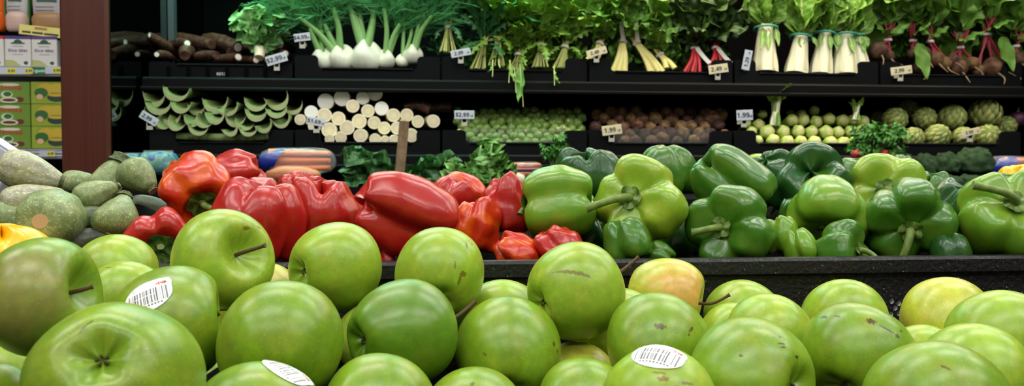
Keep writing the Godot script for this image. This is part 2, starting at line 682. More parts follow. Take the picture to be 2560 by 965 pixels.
func speckle_image() -> Image:
	var w := 512
	var im := Image.create(w, w, false, Image.FORMAT_RGB8)
	im.fill(Color(0.72, 0.72, 0.72))
	var n := noise(21, 0.02, 3).get_seamless_image(w, w)
	for y in w:
		for x in w:
			var v := 0.62 + 0.16 * (n.get_pixel(x, y).r - 0.5)
			im.set_pixel(x, y, Color(v, v, v))
	var r := RandomNumberGenerator.new()
	r.seed = 12
	for k in 1500:
		var x := r.randi_range(0, w - 1)
		var y := r.randi_range(6, w - 7)
		var ln := r.randi_range(1, 6)
		var wd := r.randi_range(1, 3)
		var g := r.randf_range(0.35, 0.95)
		for d in range(-ln, ln + 1):
			for q in wd:
				var p := Vector2i(posmod(x + q + (1 if r.randf() < 0.3 else 0), w), clampi(y + d, 0, w - 1))
				im.set_pixel(p.x, p.y, im.get_pixel(p.x, p.y).lerp(Color(1, 1, 0.84), g))
	for k in 26:
		var x := r.randi_range(0, w - 1)
		var y := r.randi_range(30, w - 30)
		for d in r.randi_range(6, 30):
			im.set_pixel(posmod(x + d / 3, w), clampi(y + d, 0, w - 1), Color(0.42, 0.4, 0.34))
	return im

func add_squash(i: int, a: Array) -> Node3D:
	# px, py, diameter px, depth, length ratio, direction of the stem end as seen, colour, label, options
	var c := pz(a[0], a[1], a[3])
	var R: float = a[2] * mpp(c) * 0.5
	rng.seed = 1500 + i
	var e: Dictionary = a[8]
	var o := {"R": R, "len": a[4], "neck": e.get("neck", 0.72), "ph": rf(0, TAU), "bend": e.get("bend", rf(-0.15, 0.15)), "ns": noise(1600 + i, 0.014, 2)}
	var xf := Transform3D(aim(seen(a[5], c), e.get("roll", rf(0, TAU))), c)
	var t := thing("squash", a[7], "squash", xf, e.get("group", ""))
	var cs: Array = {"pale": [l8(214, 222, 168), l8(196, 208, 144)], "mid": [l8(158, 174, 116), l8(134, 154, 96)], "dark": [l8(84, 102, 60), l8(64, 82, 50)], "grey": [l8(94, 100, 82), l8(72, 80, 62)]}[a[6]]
	var n := noise(1700 + i, 0.9, 2)
	var colfn := func(p: Vector3, _psi: float, _phi: float) -> Color:
		var q := p / R
		return cs[0].lerp(cs[1], clampf(0.5 + 1.2 * n.get_noise_3d(q.x, q.y * 0.6, q.z), 0, 1)) * 1.9
	part("body", blob(squash_pt.bind(o), 34, 40, colfn), M.squash_skin, t)
	var mb := MB.new()
	var y0: float = R * a[4] * 0.97
	var sl: float = R * e.get("stem", 0.12)
	var ox: float = R * o.bend * 0.7
	var pth := PackedVector3Array([Vector3(ox, y0 - 0.08 * R, 0), Vector3(ox, y0 + sl * 0.4, 0), Vector3(ox, y0 + sl, 0)])
	var r0: float = R * 0.34 * e.get("stemw", 1.0)
	mb.tube(pth, PackedFloat32Array([r0 * 1.25, r0, r0 * 1.06]), 6)
	part("stem", mb.mesh(), M.squash_stem, t)
	var eb := MB.new()
	eb.tube(PackedVector3Array([Vector3(ox, y0 + sl - 0.001, 0), Vector3(ox, y0 + sl + 0.0012, 0)]), PackedFloat32Array([r0 * 0.9, r0 * 0.82]), 12)
	part("cut_end", eb.mesh(), M.cut_tan, t, Transform3D(), "pale tan cut end of the stem")
	var bb := MB.new()
	var yb: float = -R * a[4]
	bb.tube(PackedVector3Array([Vector3(ox, yb + 0.02 * R, 0), Vector3(ox, yb - 0.05 * R, 0)]), PackedFloat32Array([R * 0.16, R * 0.09]), 9)
	part("blossom_scar", bb.mesh(), M.cut_tan, t)
	return t


# ---------------------------------------------------------------- leaves and stalks
func basis_yz(y: Vector3, zhint: Vector3, sc := Vector3.ONE) -> Basis:
	y = y.normalized()
	var x := y.cross(zhint)
	if x.length() < 0.01:
		x = y.cross(Vector3(0.3, 0.2, 0.9))
	x = x.normalized()
	return Basis(x * sc.x, y * sc.y, x.cross(y) * sc.z)

func leaf_mesh(o: Dictionary) -> ArrayMesh:
	var nu: int = o.get("nu", 14)
	var nv: int = o.get("nv", 8)
	var L: float = o.L
	var W: float = o.W
	var pts := PackedVector3Array()
	var p := Vector3.ZERO
	var kind: int = o.get("kind", 0)
	var ph: float = o.get("ph", 0.0)
	var ns := noise(int(ph * 100.0) + 3, 0.9, 2)
	for i in nu + 1:
		var u := float(i) / nu
		var a: float = o.get("bend", 0.6) * pow(u, 1.4)
		if i:
			p += Vector3(0, cos(a), sin(a)) * L / nu
		var w := 0.0
		match kind:
			0: w = pow(maxf(sin(PI * pow(u, 0.8)), 0.0), 0.75) * (1.0 - 0.15 * u)
			1: w = pow(maxf(sin(PI * minf(1.0, pow(u, 1.25))), 0.0), 0.8) * (0.62 + 0.38 * sin(u * 40.0 + ph))
			2: w = 0.26 + 0.74 * pow(maxf(sin(PI * clampf((u - 0.18) / 0.82, 0.0, 1.0)), 0.0), 0.55) if u > 0.18 else 0.26
			3: w = lerpf(1.0, o.get("tip", 0.35), smoothstep(0.05, 0.85, u))
		if kind == 2 and i == nu:
			w = 0.05
		var nrm := Vector3(0, -sin(a), cos(a))
		for j in nv + 1:
			var v := 2.0 * j / nv - 1.0
			var ed := pow(absf(v), 1.6)
			var off: float = o.get("cup", 0.2) * w * v * v + o.get("ruf", 0.0) * ed * sin(o.get("rfq", 3.0) * u * TAU + ph + (1.7 if v > 0 else 0.0)) + o.get("crk", 0.0) * ns.get_noise_2d(u * 4.0, v * 2.0 + ph)
			var edge: float = 1.0 + o.get("jag", 0.0) * sin(u * 55.0 + ph * 3.0) * ed
			pts.append(p + Vector3(1, 0, 0) * (W * w * v * edge) + nrm * off * W)
	var m := MB.new()
	m.grid(pts, nu + 1, nv + 1, false)
	return m.mesh()

func leaf_set(n: int, o: Dictionary) -> Array:
	var out := []
	for k in n:
		var d := o.duplicate()
		d.ph = 0.7 + 1.9 * k
		d.bend = o.get("bend", 0.6) * (0.6 + 0.35 * k)
		out.append(leaf_mesh(d))
	return out

# a leaf blade of one green with its midrib and side veins drawn in the vein colour
func leaf_mat(called: String, blade: Color, vein: Color, midrib_width: float, vein_opacity := 0.35, rough := 0.42) -> StandardMaterial3D:
	var w := 96
	var h := 160
	var im := Image.create(w, h, false, Image.FORMAT_RGB8)
	im.fill(blade)
	for y in h:
		for x in w:
			var out := absf(2.0 * x / (w - 1) - 1.0)
			var up := float(y) / h
			var col := blade.lerp(vein, vein_opacity * pow(absf(sin((up * 9.0 - out * 1.6) * PI)), 14.0))
			if out < midrib_width * (1.15 - up):
				col = vein
			im.set_pixel(x, y, col)
	var m := mat(called, Color.WHITE, rough, 0.45)
	m.albedo_texture = ImageTexture.create_from_image(im)
	m.texture_repeat = false
	m.backlight_enabled = true
	m.backlight = Color(0.32, 0.34, 0.2)
	return m

# n leaves (parts) leaving BASE round AXIS; each bends outwards
func fan(t: Node3D, called: String, meshes: Array, mtl: Material, n: int, base: Vector3, axis: Vector3, spread: float, size: Vector2, lift := 0.0, squash_z := 1.0, jit := 0.01) -> Array:
	var out := []
	axis = axis.normalized()
	var sx := axis.cross(Vector3(0, 0.1, 1)).normalized()
	if axis.cross(Vector3(0, 0.1, 1)).length() < 0.05:
		sx = Vector3(1, 0, 0)
	var sz := sx.cross(axis)
	for k in n:
		var an := TAU * (k + rf(-0.3, 0.3)) / n
		var rad := spread * sqrt((k % 3 + rf(0.3, 1.0)) / 3.0)
		var o := sx * cos(an) + sz * sin(an) * squash_z
		var d := (axis + o * tan(minf(rad, 1.35))).normalized()
		var s := rf(size.x, size.y)
		var b := basis_yz(d, o + axis * 0.05, Vector3(s, s, s)) * Basis(Vector3.UP, rf(-0.5, 0.5))
		var org := base + o * jit * rf(0.2, 1.0) + axis * lift * rf(0.6, 1.2)
		part(called, meshes[rng.randi() % meshes.size()], mtl, t, Transform3D(b, org))
		out.append([org, d, o, s])
	return out

func stalk(t: Node3D, called: String, pts: Array, r0: float, r1: float, mtl: Material, seg := 7, flat := 1.0) -> MeshInstance3D:
	var m := MB.new()
	var p := path3(pts)
	m.tube(p, taper(p.size(), r0, r1), seg, Color.WHITE, true, flat)
	return part(called, m.mesh(), mtl, t)

func ring(t: Node3D, called: String, c: Vector3, axis: Vector3, r: float, th: float, mtl: Material, flat := 1.0, sz := 1.0) -> MeshInstance3D:
	var b := basis_yz(axis, Vector3(0.1, 0.2, 1))
	var p := PackedVector3Array()
	for k in 25:
		var a := TAU * k / 24.0
		p.append(c + b * Vector3(cos(a) * r, 0, sin(a) * r * sz))
	var m := MB.new()
	m.tube(p, taper(25, th, th), 6, Color.WHITE, false, flat, axis)
	return part(called, m.mesh(), mtl, t)


# ---------------------------------------------------------------- round things
func lump_mesh(sd: int, amp: float, fr: float, sc: Vector3, cols: Array, rows := 14, cn := 20, kind := FastNoiseLite.TYPE_SIMPLEX_SMOOTH) -> ArrayMesh:
	var n := noise(sd, fr, 3, kind)
	var n2 := noise(sd + 50, 1.3, 2)
	return blob(func(psi: float, phi: float) -> Vector3:
		var p := Vector3(sin(psi) * cos(phi), cos(psi), sin(psi) * sin(phi))
		return p * (1.0 + amp * n.get_noise_3dv(p)) * sc,
		rows, cn,
		func(p: Vector3, _a: float, _b: float) -> Color:
			return cols[0].lerp(cols[1], clampf(0.5 + 1.3 * n2.get_noise_3dv(p / sc), 0, 1)))

func sprout_meshes() -> Array:
	var out := []
	for k in 4:
		var n := noise(40 + k, 1.1, 2)
		out.append(blob(func(psi: float, phi: float) -> Vector3:
			var p := Vector3(sin(psi) * cos(phi), cos(psi) * 1.12, sin(psi) * sin(phi))
			# overlapping wrapper leaves: a step at each leaf edge
			var w := fposmod(phi / TAU * 3.0 + psi * 0.45 + k * 0.3, 1.0)
			return p * (0.94 + 0.10 * w * smoothstep(0.1, 0.9, psi) + 0.06 * n.get_noise_3dv(p)),
			16, 24,
			func(p: Vector3, psi: float, phi: float) -> Color:
				var w := fposmod(phi / TAU * 3.0 + psi * 0.45 + k * 0.3, 1.0)
				var col := l8(74, 122, 40).lerp(l8(140, 176, 74), clampf(0.4 + n.get_noise_3dv(p * 1.4) * 1.5 + (0.35 if k == 2 else 0.0), 0, 1))
				return col.lerp(l8(186, 200, 124), 0.55 * pow(absf(sin(w * PI * 4.0)), 8.0))))
	return out

func cyl_mesh(len: float, r1: float, sd: int, wob := 0.03) -> ArrayMesh:
	# unit radius at the origin, running along -z to LEN
	var m := MB.new()
	var n := noise(sd, 0.5, 2)
	var pts := PackedVector3Array()
	for i in 13:
		var u := i / 12.0
		for j in 21:
			var a := TAU * (j % 20) / 20.0
			var r := lerpf(1.0, r1, pow(u, 1.5)) * (1.0 + wob * n.get_noise_3d(cos(a), sin(a), u * 5.0))
			if i == 0:
				r *= 0.955
			pts.append(Vector3(cos(a) * r, sin(a) * r, -u * len - (0.0 if i == 0 else 0.06)))
	m.grid(pts, 13, 21, true, Color.WHITE, true)
	return m.mesh()

func disc_mesh(r: float) -> ArrayMesh:
	var m := MB.new()
	var pts := PackedVector3Array()
	for i in 4:
		for j in 25:
			var a := TAU * j / 24.0
			var q := r * i / 3.0
			pts.append(Vector3(cos(a) * q, sin(a) * q, 0.012 - 0.012 * i / 3.0))
	m.grid(pts, 4, 25, true, Color.WHITE, true)
	for k in m.uv.size():
		m.uv[k] = Vector2(0.5 + 0.5 * m.v[k].x / r, 0.5 + 0.5 * m.v[k].y / r)
		m.n[k] = Vector3(0, 0, 1)
	return m.mesh()

func aloe_mesh(len: float, bend: float) -> Array:
	var m := MB.new()
	var cap := MB.new()
	var pts := PackedVector3Array()
	var loop := []
	for j in 25:
		var t := PI * j / 12.0
		if j <= 12:
			loop.append(Vector2(-0.5 * cos(t), -0.62 * pow(sin(t), 0.85)))
		else:
			loop.append(Vector2(0.485 * cos(t - PI), -0.42 * pow(absf(sin(t - PI)), 0.85)))
	for i in 11:
		var u := i / 10.0
		var s := 1.0 - 0.85 * pow(u, 0.8)
		for j in 25:
			pts.append(Vector3(loop[j].x * s, loop[j].y * s * (1.0 - 0.4 * u) + bend * u * u, -u * len))
	m.grid(pts, 11, 25, true, Color.WHITE, true)
	var cp := PackedVector3Array()
	for j in 13:
		cp.append(Vector3(loop[j].x, loop[j].y, 0.002))
	for j in 13:
		cp.append(Vector3(loop[24 - j].x, loop[24 - j].y, 0.002))
	cap.grid(cp, 2, 13, false, Color.WHITE, false)
	for k in cap.n.size():
		cap.n[k] = Vector3(0, 0, 1)
	return [m.mesh(), cap.mesh()]


# ---------------------------------------------------------------- cards and print
func lettering(parent: Node, text: String, h: float, at: Vector3, mtl: Material, b := Basis(), called := "lettering") -> MeshInstance3D:
	var f := SystemFont.new()
	f.font_names = PackedStringArray(["Droid Sans"])
	f.font_weight = 700
	var tm := TextMesh.new()
	tm.text = text
	tm.font = f
	tm.font_size = 32
	tm.pixel_size = h / 24.0
	tm.depth = 0.0006
	return part(called, tm, mtl, parent, Transform3D(b, at))

func price_tag(px: float, py: float, d: float, w: float, h: float, ang: float, text: String, label: String, warm := false) -> Node3D:
	var p := ps(px, py, d)
	var k := mpp(p)
	var t := thing("price_tag", label, "price tag", Transform3D(Basis(Vector3(0, 0, 1), ang), p))
	var m := MB.new()
	m.bevel_box(Vector3(-w * k / 2, -h * k / 2, -0.002), Vector3(w * k / 2, h * k / 2, 0.0), 0.0006)
	part("card", m.mesh(), M.card_warm if warm else M.card, t)
	lettering(t, text, h * k * 0.5, Vector3(-w * k * 0.1, 0, 0.0004), M.ink, Basis(), "price")
	lettering(t, "LB", h * k * 0.22, Vector3(w * k * 0.36, -h * k * 0.12, 0.0004), M.ink, Basis(), "unit_print")
	var cm := MB.new()
	cm.box(Vector3(-0.009, -h * k / 2 - 0.022, -0.008), Vector3(0.009, -h * k / 2 + 0.006, -0.004))
	cm.box(Vector3(-0.006, -h * k / 2 - 0.01, -0.05), Vector3(0.006, -h * k / 2, -0.004))
	part("clip", cm.mesh(), M.clip, t, Transform3D(Basis(Vector3(0, 0, 1), -ang), Vector3.ZERO))
	return t


# ---------------------------------------------------------------- the place
func make_materials() -> void:
	mat("apple_stem", c8(84, 58, 30), 0.7)
	mat("calyx", c8(74, 54, 34), 0.85)
	var st := mat("sticker", Color.WHITE, 0.45)
	st.albedo_texture = ImageTexture.create_from_image(sticker_image())
	var ps_ := vmat("pepper_skin", 0.25, 0.5)
	var fine := noise_tex(61, 0.06, [[0.0, Color.BLACK], [1.0, Color.WHITE]], 128, 3)
	bump(ps_, fine, 0.018)
	tri(ps_, 18.0)
	var stm := mat("pepper_stem", c8(122, 146, 62), 0.55)
	stm.albedo_texture = noise_tex(62, 0.03, [[0.2, Color(0.72, 0.74, 0.66)], [0.8, Color.WHITE]], 128, 3)
	tri(stm, 20.0)
	var cal := mat("pepper_calyx", c8(86, 122, 40), 0.6)
	cal.albedo_texture = noise_tex(63, 0.04, [[0.3, Color(0.55, 0.6, 0.5)], [0.8, Color.WHITE]], 128, 3)
	tri(cal, 25.0)
	bump(cal, cal.albedo_texture, 0.1)
	var cl2 := mat("pepper_calyx_light", c8(116, 146, 56), 0.55)
	cl2.albedo_texture = cal.albedo_texture
	tri(cl2, 25.0)
	var sq := vmat("squash_skin", 0.42, 0.45)
	sq.albedo_texture = ImageTexture.create_from_image(speckle_image())
	var sqs := mat("squash_stem", c8(92, 110, 60), 0.7)
	sqs.albedo_texture = noise_tex(64, 0.05, [[0.2, Color(0.6, 0.6, 0.55)], [0.8, Color.WHITE]], 128, 3)
	tri(sqs, 30.0)
	mat("cut_tan", c8(176, 152, 110), 0.8)
	# black plastic, wet and dusty: pale specks
	var bp := mat("crate_plastic", Color.WHITE, 0.38, 0.4)
	bp.albedo_texture = noise_tex(65, 0.09, [[0.0, c8(18, 18, 18)], [0.6, c8(30, 29, 29)], [0.82, c8(34, 34, 34)], [0.9, c8(140, 140, 140)], [1.0, c8(215, 215, 215)]], 512, 2)
	tri(bp, 7.0, true)
	bump(bp, noise_tex(66, 0.08, [[0.0, Color.BLACK], [1.0, Color.WHITE]], 256, 3), 0.08)
	mat("tray_plastic", c8(15, 16, 18), 0.6, 0.18)
	mat("case_black", c8(7, 7, 8), 0.7, 0.1)
	mat("rail_black", c8(14, 14, 14), 0.55, 0.2)
	var wall := mat("wall_paint", c8(150, 148, 142), 0.9)
	wall.albedo_texture = noise_tex(67, 0.03, [[0.0, Color(0.93, 0.93, 0.93)], [1.0, Color.WHITE]], 128, 3)
	tri(wall, 1.0, true)
	mat("ceiling_paint", c8(228, 234, 238), 0.95)
	mat("floor_vinyl", c8(92, 88, 80), 0.5).albedo_texture = noise_tex(68, 0.05, [[0.1, Color(0.8, 0.8, 0.8)], [0.9, Color.WHITE]], 128, 4)
	tri(M.floor_vinyl, 1.5, true)
	var wood := mat("cherry_wood", Color.WHITE, 0.42, 0.4)
	var im := Image.create(128, 512, false, Image.FORMAT_RGB8)
	var gn := noise(69, 0.06, 4)
	for y in 512:
		for x in 128:
			var g := 0.5 + 0.5 * gn.get_noise_2d(x * 1.4, y * 0.06) + 0.2 * gn.get_noise_2d(x * 5.0 + 300.0, y * 0.3)
			im.set_pixel(x, y, c8(64, 26, 15).lerp(c8(82, 37, 22), clampf(g, 0, 1)))
	wood.albedo_texture = ImageTexture.create_from_image(im)
	var mir := mat("mirror_glass", c8(112, 128, 122), 0.04)
	mir.metallic = 1.0
	mat("steel_grey", c8(160, 163, 168), 0.35).metallic = 0.4
	mat("dull_steel", c8(58, 64, 66), 0.5)
	mat("shelf_white", c8(214, 214, 216), 0.5)
	mat("card", c8(196, 202, 210), 0.55)
	mat("card_warm", c8(220, 210, 168), 0.55)
	mat("card_yellow", c8(226, 214, 120), 0.55)
	mat("ink", c8(34, 38, 52), 0.6)
	mat("clip", c8(190, 186, 172), 0.35)
	mat("tag_yellow", c8(222, 214, 66), 0.6)
	mat("tag_green", c8(22, 116, 56), 0.5)
	mat("print_white", c8(235, 240, 235), 0.6)
	mat("print_red", c8(196, 42, 44), 0.5)
	# vegetables on the case
	mat("daikon_skin", c8(222, 212, 176), 0.5).albedo_texture = noise_tex(70, 0.02, [[0.2, Color(0.84, 0.8, 0.7)], [0.8, Color.WHITE]], 128, 3)
	var dk := mat("daikon_cut", Color.WHITE, 0.5)
	var di := Image.create(64, 64, false, Image.FORMAT_RGB8)
	for y in 64:
		for x in 64:
			var r := Vector2(x - 31.5, y - 31.5).length() / 32.0
			di.set_pixel(x, y, c8(232, 222, 186).lerp(c8(214, 196, 148), smoothstep(0.35, 0.5, r) * 0.35).lerp(c8(240, 232, 204), smoothstep(0.78, 0.86, r)))
	dk.albedo_texture = ImageTexture.create_from_image(di)
	mat("daikon_cut_white", c8(242, 242, 234), 0.5)
	var al := mat("aloe_skin", c8(126, 142, 86), 0.5)
	al.albedo_texture = noise_tex(71, 0.03, [[0.15, Color(0.62, 0.62, 0.5)], [0.6, Color(0.92, 0.95, 0.88)], [0.9, Color.WHITE]], 128, 3)
	tri(al, 7.0)
	mat("aloe_cut", c8(162, 172, 122), 0.5)
	vmat("veg_vertex", 0.42)
	vmat("veg_rough", 0.8, 0.3)
	mat("bulb_white", c8(226, 232, 206), 0.4, 0.5)
	mat("pale_butt", c8(222, 210, 168), 0.6)
	mat("bok_stem", c8(232, 228, 192), 0.35)
	mat("fennel_stem", c8(134, 186, 108), 0.4)
	var fr := mat("fennel_frond", c8(62, 142, 74), 0.55)
	fr.backlight_enabled = true
	fr.backlight = Color(0.3, 0.4, 0.25)
	mat("stem_pale", c8(196, 202, 116), 0.45)
	mat("stem_yellow", c8(226, 214, 128), 0.4)
	mat("stem_red", c8(196, 34, 40), 0.4)
	mat("stem_beet", c8(150, 44, 58), 0.45)
	mat("tie_white", c8(226, 222, 212), 0.6)
	mat("tie_teal", c8(60, 150, 124), 0.5)
	mat("paper_tag", c8(218, 214, 200), 0.6)
	var rt := mat("cassava_skin", Color.WHITE, 0.4, 0.5)
	rt.albedo_texture = noise_tex(72, 0.04, [[0.1, c8(40, 22, 16)], [0.5, c8(74, 44, 33)], [0.75, c8(102, 68, 52)], [1.0, c8(138, 104, 84)]], 256, 4)
	tri(rt, 5.0)
	bump(rt, rt.albedo_texture, 0.25)
	mat("cassava_cut", c8(236, 230, 214), 0.5)
	leaf_mat("leaf_dandelion", c8(100, 142, 42), c8(172, 186, 84), 0.07, 0.25)
	leaf_mat("leaf_dandelion_cool", c8(40, 96, 48), c8(110, 160, 96), 0.07, 0.25)
	leaf_mat("leaf_chard", c8(84, 132, 40), c8(166, 184, 90), 0.09, 0.5)
	leaf_mat("leaf_chard_red", c8(52, 84, 32), c8(130, 70, 50), 0.05, 0.25)
	leaf_mat("leaf_bok", c8(112, 156, 56), c8(206, 214, 140), 0.13, 0.45)
	leaf_mat("leaf_beet", c8(92, 140, 46), c8(130, 120, 64), 0.05, 0.4)
	leaf_mat("leaf_lettuce", c8(128, 190, 108), c8(226, 240, 204), 0.2, 0.4)
	leaf_mat("leaf_collard", c8(48, 98, 46), c8(128, 164, 112), 0.06, 0.5)
	leaf_mat("leaf_romaine", c8(92, 146, 62), c8(190, 212, 140), 0.12, 0.5)
	leaf_mat("leaf_parsley", c8(62, 122, 34), c8(110, 160, 60), 0.06, 0.3)
	vmat("carrot_skin", 0.5)
	var film := mat("clear_film", Color(0.94, 0.96, 0.98, 0.12), 0.12, 0.5)
	film.transparency = BaseMaterial3D.TRANSPARENCY_ALPHA
	var gu := mat("clear_plastic", Color(0.4, 0.42, 0.4, 0.22), 0.4, 0.5)
	gu.transparency = BaseMaterial3D.TRANSPARENCY_ALPHA
	mat("bag_blue", c8(28, 40, 132), 0.3)
	mat("bag_orange", c8(222, 96, 24), 0.35)
	mat("bag_purple", c8(52, 22, 78), 0.3)
	var sal := mat("salad_bag", Color.WHITE, 0.22)
	sal.albedo_texture = noise_tex(73, 0.03, [[0.0, c8(66, 120, 118)], [0.45, c8(104, 156, 130)], [0.62, c8(150, 186, 148)], [0.7, c8(60, 110, 170)], [1.0, c8(40, 70, 140)]], 128, 2)
	tri(sal, 4.0)
	var stake := mat("stake_wood", Color.WHITE, 0.75)
	stake.albedo_texture = noise_tex(74, 0.03, [[0.1, c8(104, 82, 58)], [0.9, c8(150, 124, 92)]], 128, 3)
	tri(stake, 6.0)
	var br := vmat("broccoli", 0.85, 0.3)
	bump(br, noise_tex(75, 0.12, [[0.0, Color.BLACK], [1.0, Color.WHITE]], 128, 2, FastNoiseLite.TYPE_CELLULAR), 0.5)
	tri(br, 18.0)
	var lamp := mat("lamp_glow", c8(255, 250, 240), 0.6)
	lamp.emission_enabled = true
	lamp.emission = c8(255, 248, 236)
	lamp.emission_energy_multiplier = 2.0
	var lc := mat("lamp_glow_cool", c8(235, 250, 255), 0.6)
	lc.emission_enabled = true
	lc.emission = c8(190, 250, 240)
	lc.emission_energy_multiplier = 1.5
	var lw := mat("lamp_glow_warm", c8(255, 240, 210), 0.6)
	lw.emission_enabled = true
	lw.emission = c8(255, 236, 190)
	lw.emission_energy_multiplier = 1.5


func area(t: Node3D, size: Vector2, at: Vector3, towards: Vector3, col: Color, energy: float) -> void:
	var l := AreaLight3D.new()
	l.name = "lamp_light"
	l.area_size = size
	l.area_normalize_energy = true
	l.light_color = col
	l.light_energy = energy
	l.area_range = 14.0
	l.area_attenuation = 2.0
	l.shadow_enabled = true
	t.add_child(l, true)
	l.transform = Transform3D(Basis.looking_at(towards, Vector3(0, 0, 1)), at)

func ceiling_lamp(x: float, z: float, energy: float, label: String) -> void:
	var t := thing("ceiling_light", label, "ceiling light", Transform3D(Basis(), Vector3(x, 3.1, z)), "linear ceiling lights")
	boxpart("housing", Vector3(-0.75, 0, -0.07), Vector3(0.75, 0.05, 0.07), M.shelf_white, t, 0.006)
	boxpart("diffuser", Vector3(-0.73, -0.012, -0.06), Vector3(0.73, 0.0, 0.06), M.lamp_glow, t)
	boxpart("added_uplight", Vector3(-0.73, 0.05, -0.06), Vector3(0.73, 0.056, 0.06), M.lamp_glow, t)  # added glowing strip, part of the upward light that brightens the ceiling
	for s in [-1, 1]:
		var w := MB.new()
		w.tube(PackedVector3Array([Vector3(s * 0.6, 0.05, 0), Vector3(s * 0.6, 0.5, 0)]), PackedFloat32Array([0.003, 0.003]), 6)
		part("hanger", w.mesh(), M.steel_grey, t)
	area(t, Vector2(1.46, 0.12), Vector3(0, -0.02, 0), Vector3(0, -1, 0), c8(255, 250, 242), energy)
	area(t, Vector2(1.46, 0.12), Vector3(0, 0.065, 0), Vector3(0, 1, 0), c8(250, 252, 255), energy * ADDED_UPLIGHT)  # added upward lamp: makes the ceiling bright for soft sheen below

func build_room() -> void:
	var x0 := -5.0
	var x1 := 7.0
	var z0 := -6.5
	var z1 := 3.5
	var h := 3.6
	var w := 0.15
	for a in [["floor", Vector3(x0 - w, -w, z0 - w), Vector3(x1 + w, 0, z1 + w), "floor_vinyl"], ["ceiling", Vector3(x0 - w, h, z0 - w), Vector3(x1 + w, h + w, z1 + w), "ceiling_paint"], ["wall_left", Vector3(x0 - w, 0, z0 - w), Vector3(x0, h, z1 + w), "wall_paint"], ["wall_right", Vector3(x1, 0, z0 - w), Vector3(x1 + w, h, z1 + w), "wall_paint"], ["wall_back", Vector3(x0, 0, z0 - w), Vector3(x1, h, z0), "wall_paint"], ["wall_front", Vector3(x0, 0, z1), Vector3(x1, h, z1 + w), "wall_paint"]]:
		var m := MB.new()
		m.box(a[1], a[2])
		struct(a[0], m.mesh(), M[a[3]])

const D := 2.5
const DL := 2.38
const BACK := 3.1
const WALL_D := 0.76
var y_up := 0.0
var y_lo := 0.0
var x_mirror := 0.0
const TRAY_PX := [370.0, 735.0, 1103.0, 1470.0, 1833.0, 2197.0, 2556.0]

func build_case() -> void:
	y_up = ps(1450, 206, D).y
	y_lo = ps(1450, 386, DL).y
	x_mirror = ps(364, 300, D).x
	var x1 := ps(2700, 300, D).x
	var t := thing("produce_case", "black open refrigerated produce case with two shelves", "display case")
	var k: Material = M.case_black
	boxpart("base", Vector3(x_mirror, 0, -BACK), Vector3(x1, 0.9, -1.98), k, t, 0.01)
	boxpart("deck", Vector3(x_mirror, 0.9, -BACK), Vector3(x1, 0.93, -1.98), M.tray_plastic, t, 0.004)
	boxpart("back_panel", Vector3(x_mirror, 0.93, -BACK - 0.05), Vector3(x1, 2.05, -BACK), k, t)
	boxpart("canopy", Vector3(x_mirror, 1.98, -BACK), Vector3(x1, 2.12, -2.4), k, t, 0.01)
	boxpart("end_panel", Vector3(x1, 0, -BACK - 0.05), Vector3(x1 + 0.05, 2.12, -1.98), k, t)
	for q in [[y_up, D], [y_lo, DL]]:
		var y: float = q[0]
		var dd: float = q[1]
		boxpart("shelf", Vector3(x_mirror + 0.002, y - 0.03, -BACK), Vector3(x1, y - 0.001, -dd + 0.02), k, t)
		var r := boxpart("shelf_rail", Vector3(x_mirror + 0.004, y - 0.043, -dd + 0.02), Vector3(x1, y - 0.002, -dd + 0.045), M.rail_black, t, 0.006)
		boxpart("lip", Vector3(x_mirror + 0.004, y - 0.046, -dd + 0.045), Vector3(x1, y - 0.034, -dd + 0.056), M.rail_black, r, 0.003)
	var up := boxpart("upright", Vector3(x_mirror + 0.002, y_up + 0.06, -2.73), Vector3(x_mirror + 0.022, 1.98, -2.70), M.dull_steel, t)
	up.set_meta("label", "dull grey metal upright")
	# the mirrored end of the case
	var mp := boxpart("mirror_panel", Vector3(x_mirror - 0.02, 0.5, -BACK), Vector3(x_mirror, 2.12, -2.256), M.mirror_glass, self)
	tag(mp, "mirrored side panel at the end of the produce case beside wooden post", "mirror")
	# cherry post
	var pa := ps(151, 300, 2.235).x
	var post := thing("wooden_post", "dark cherry wood post between the produce case and grocery shelf", "post")
	var b := MB.new()
	b.bevel_box(Vector3(pa, 0, -2.254), Vector3(x_mirror + 0.001, 2.4, -2.233), 0.008)
	var shaft := part("shaft", b.mesh(), M.cherry_wood, post)
	shaft.set_meta("label", "reddish brown wood grain")
	var pt := MB.new()
	pt.bevel_box(Vector3(pa - 0.008, 0, -2.2545), Vector3(x_mirror + 0.004, 0.1, -2.222), 0.004)
	part("plinth", pt.mesh(), M.cherry_wood, post)
	# lamps of the case, cool then warm
	var n := 5
	for i in n:
		var xa := lerpf(x_mirror + 0.05, x1 - 0.05, float(i) / n)
		var xb := lerpf(x_mirror + 0.05, x1 - 0.05, (i + 0.94) / n)
		var cool := i < 2
		var lt := thing("case_light", "cool white tube light under the canopy of the produce case" if cool else "warm white tube light under the canopy of the produce case", "tube light", Transform3D(Basis(), Vector3((xa + xb) / 2, 1.961, -2.45)), "cool canopy lights" if cool else "warm canopy lights")
		var hw := (xb - xa) / 2
		boxpart("housing", Vector3(-hw, -0.005, -0.025), Vector3(hw, 0.015, 0.025), M.shelf_white, lt)
		var tb := MB.new()
		tb.tube(PackedVector3Array([Vector3(-hw + 0.01, -0.018, 0), Vector3(hw - 0.01, -0.018, 0)]), PackedFloat32Array([0.012, 0.012]), 10)
		part("tube", tb.mesh(), M.lamp_glow_cool if cool else M.lamp_glow_warm, lt)
		area(lt, Vector2(hw * 2 - 0.02, 0.03), Vector3(0, -0.034, 0), Vector3(0, -1, -0.1).normalized(), c8(176, 255, 230) if cool else c8(255, 236, 196), CASE_COOL if cool else CASE_WARM)

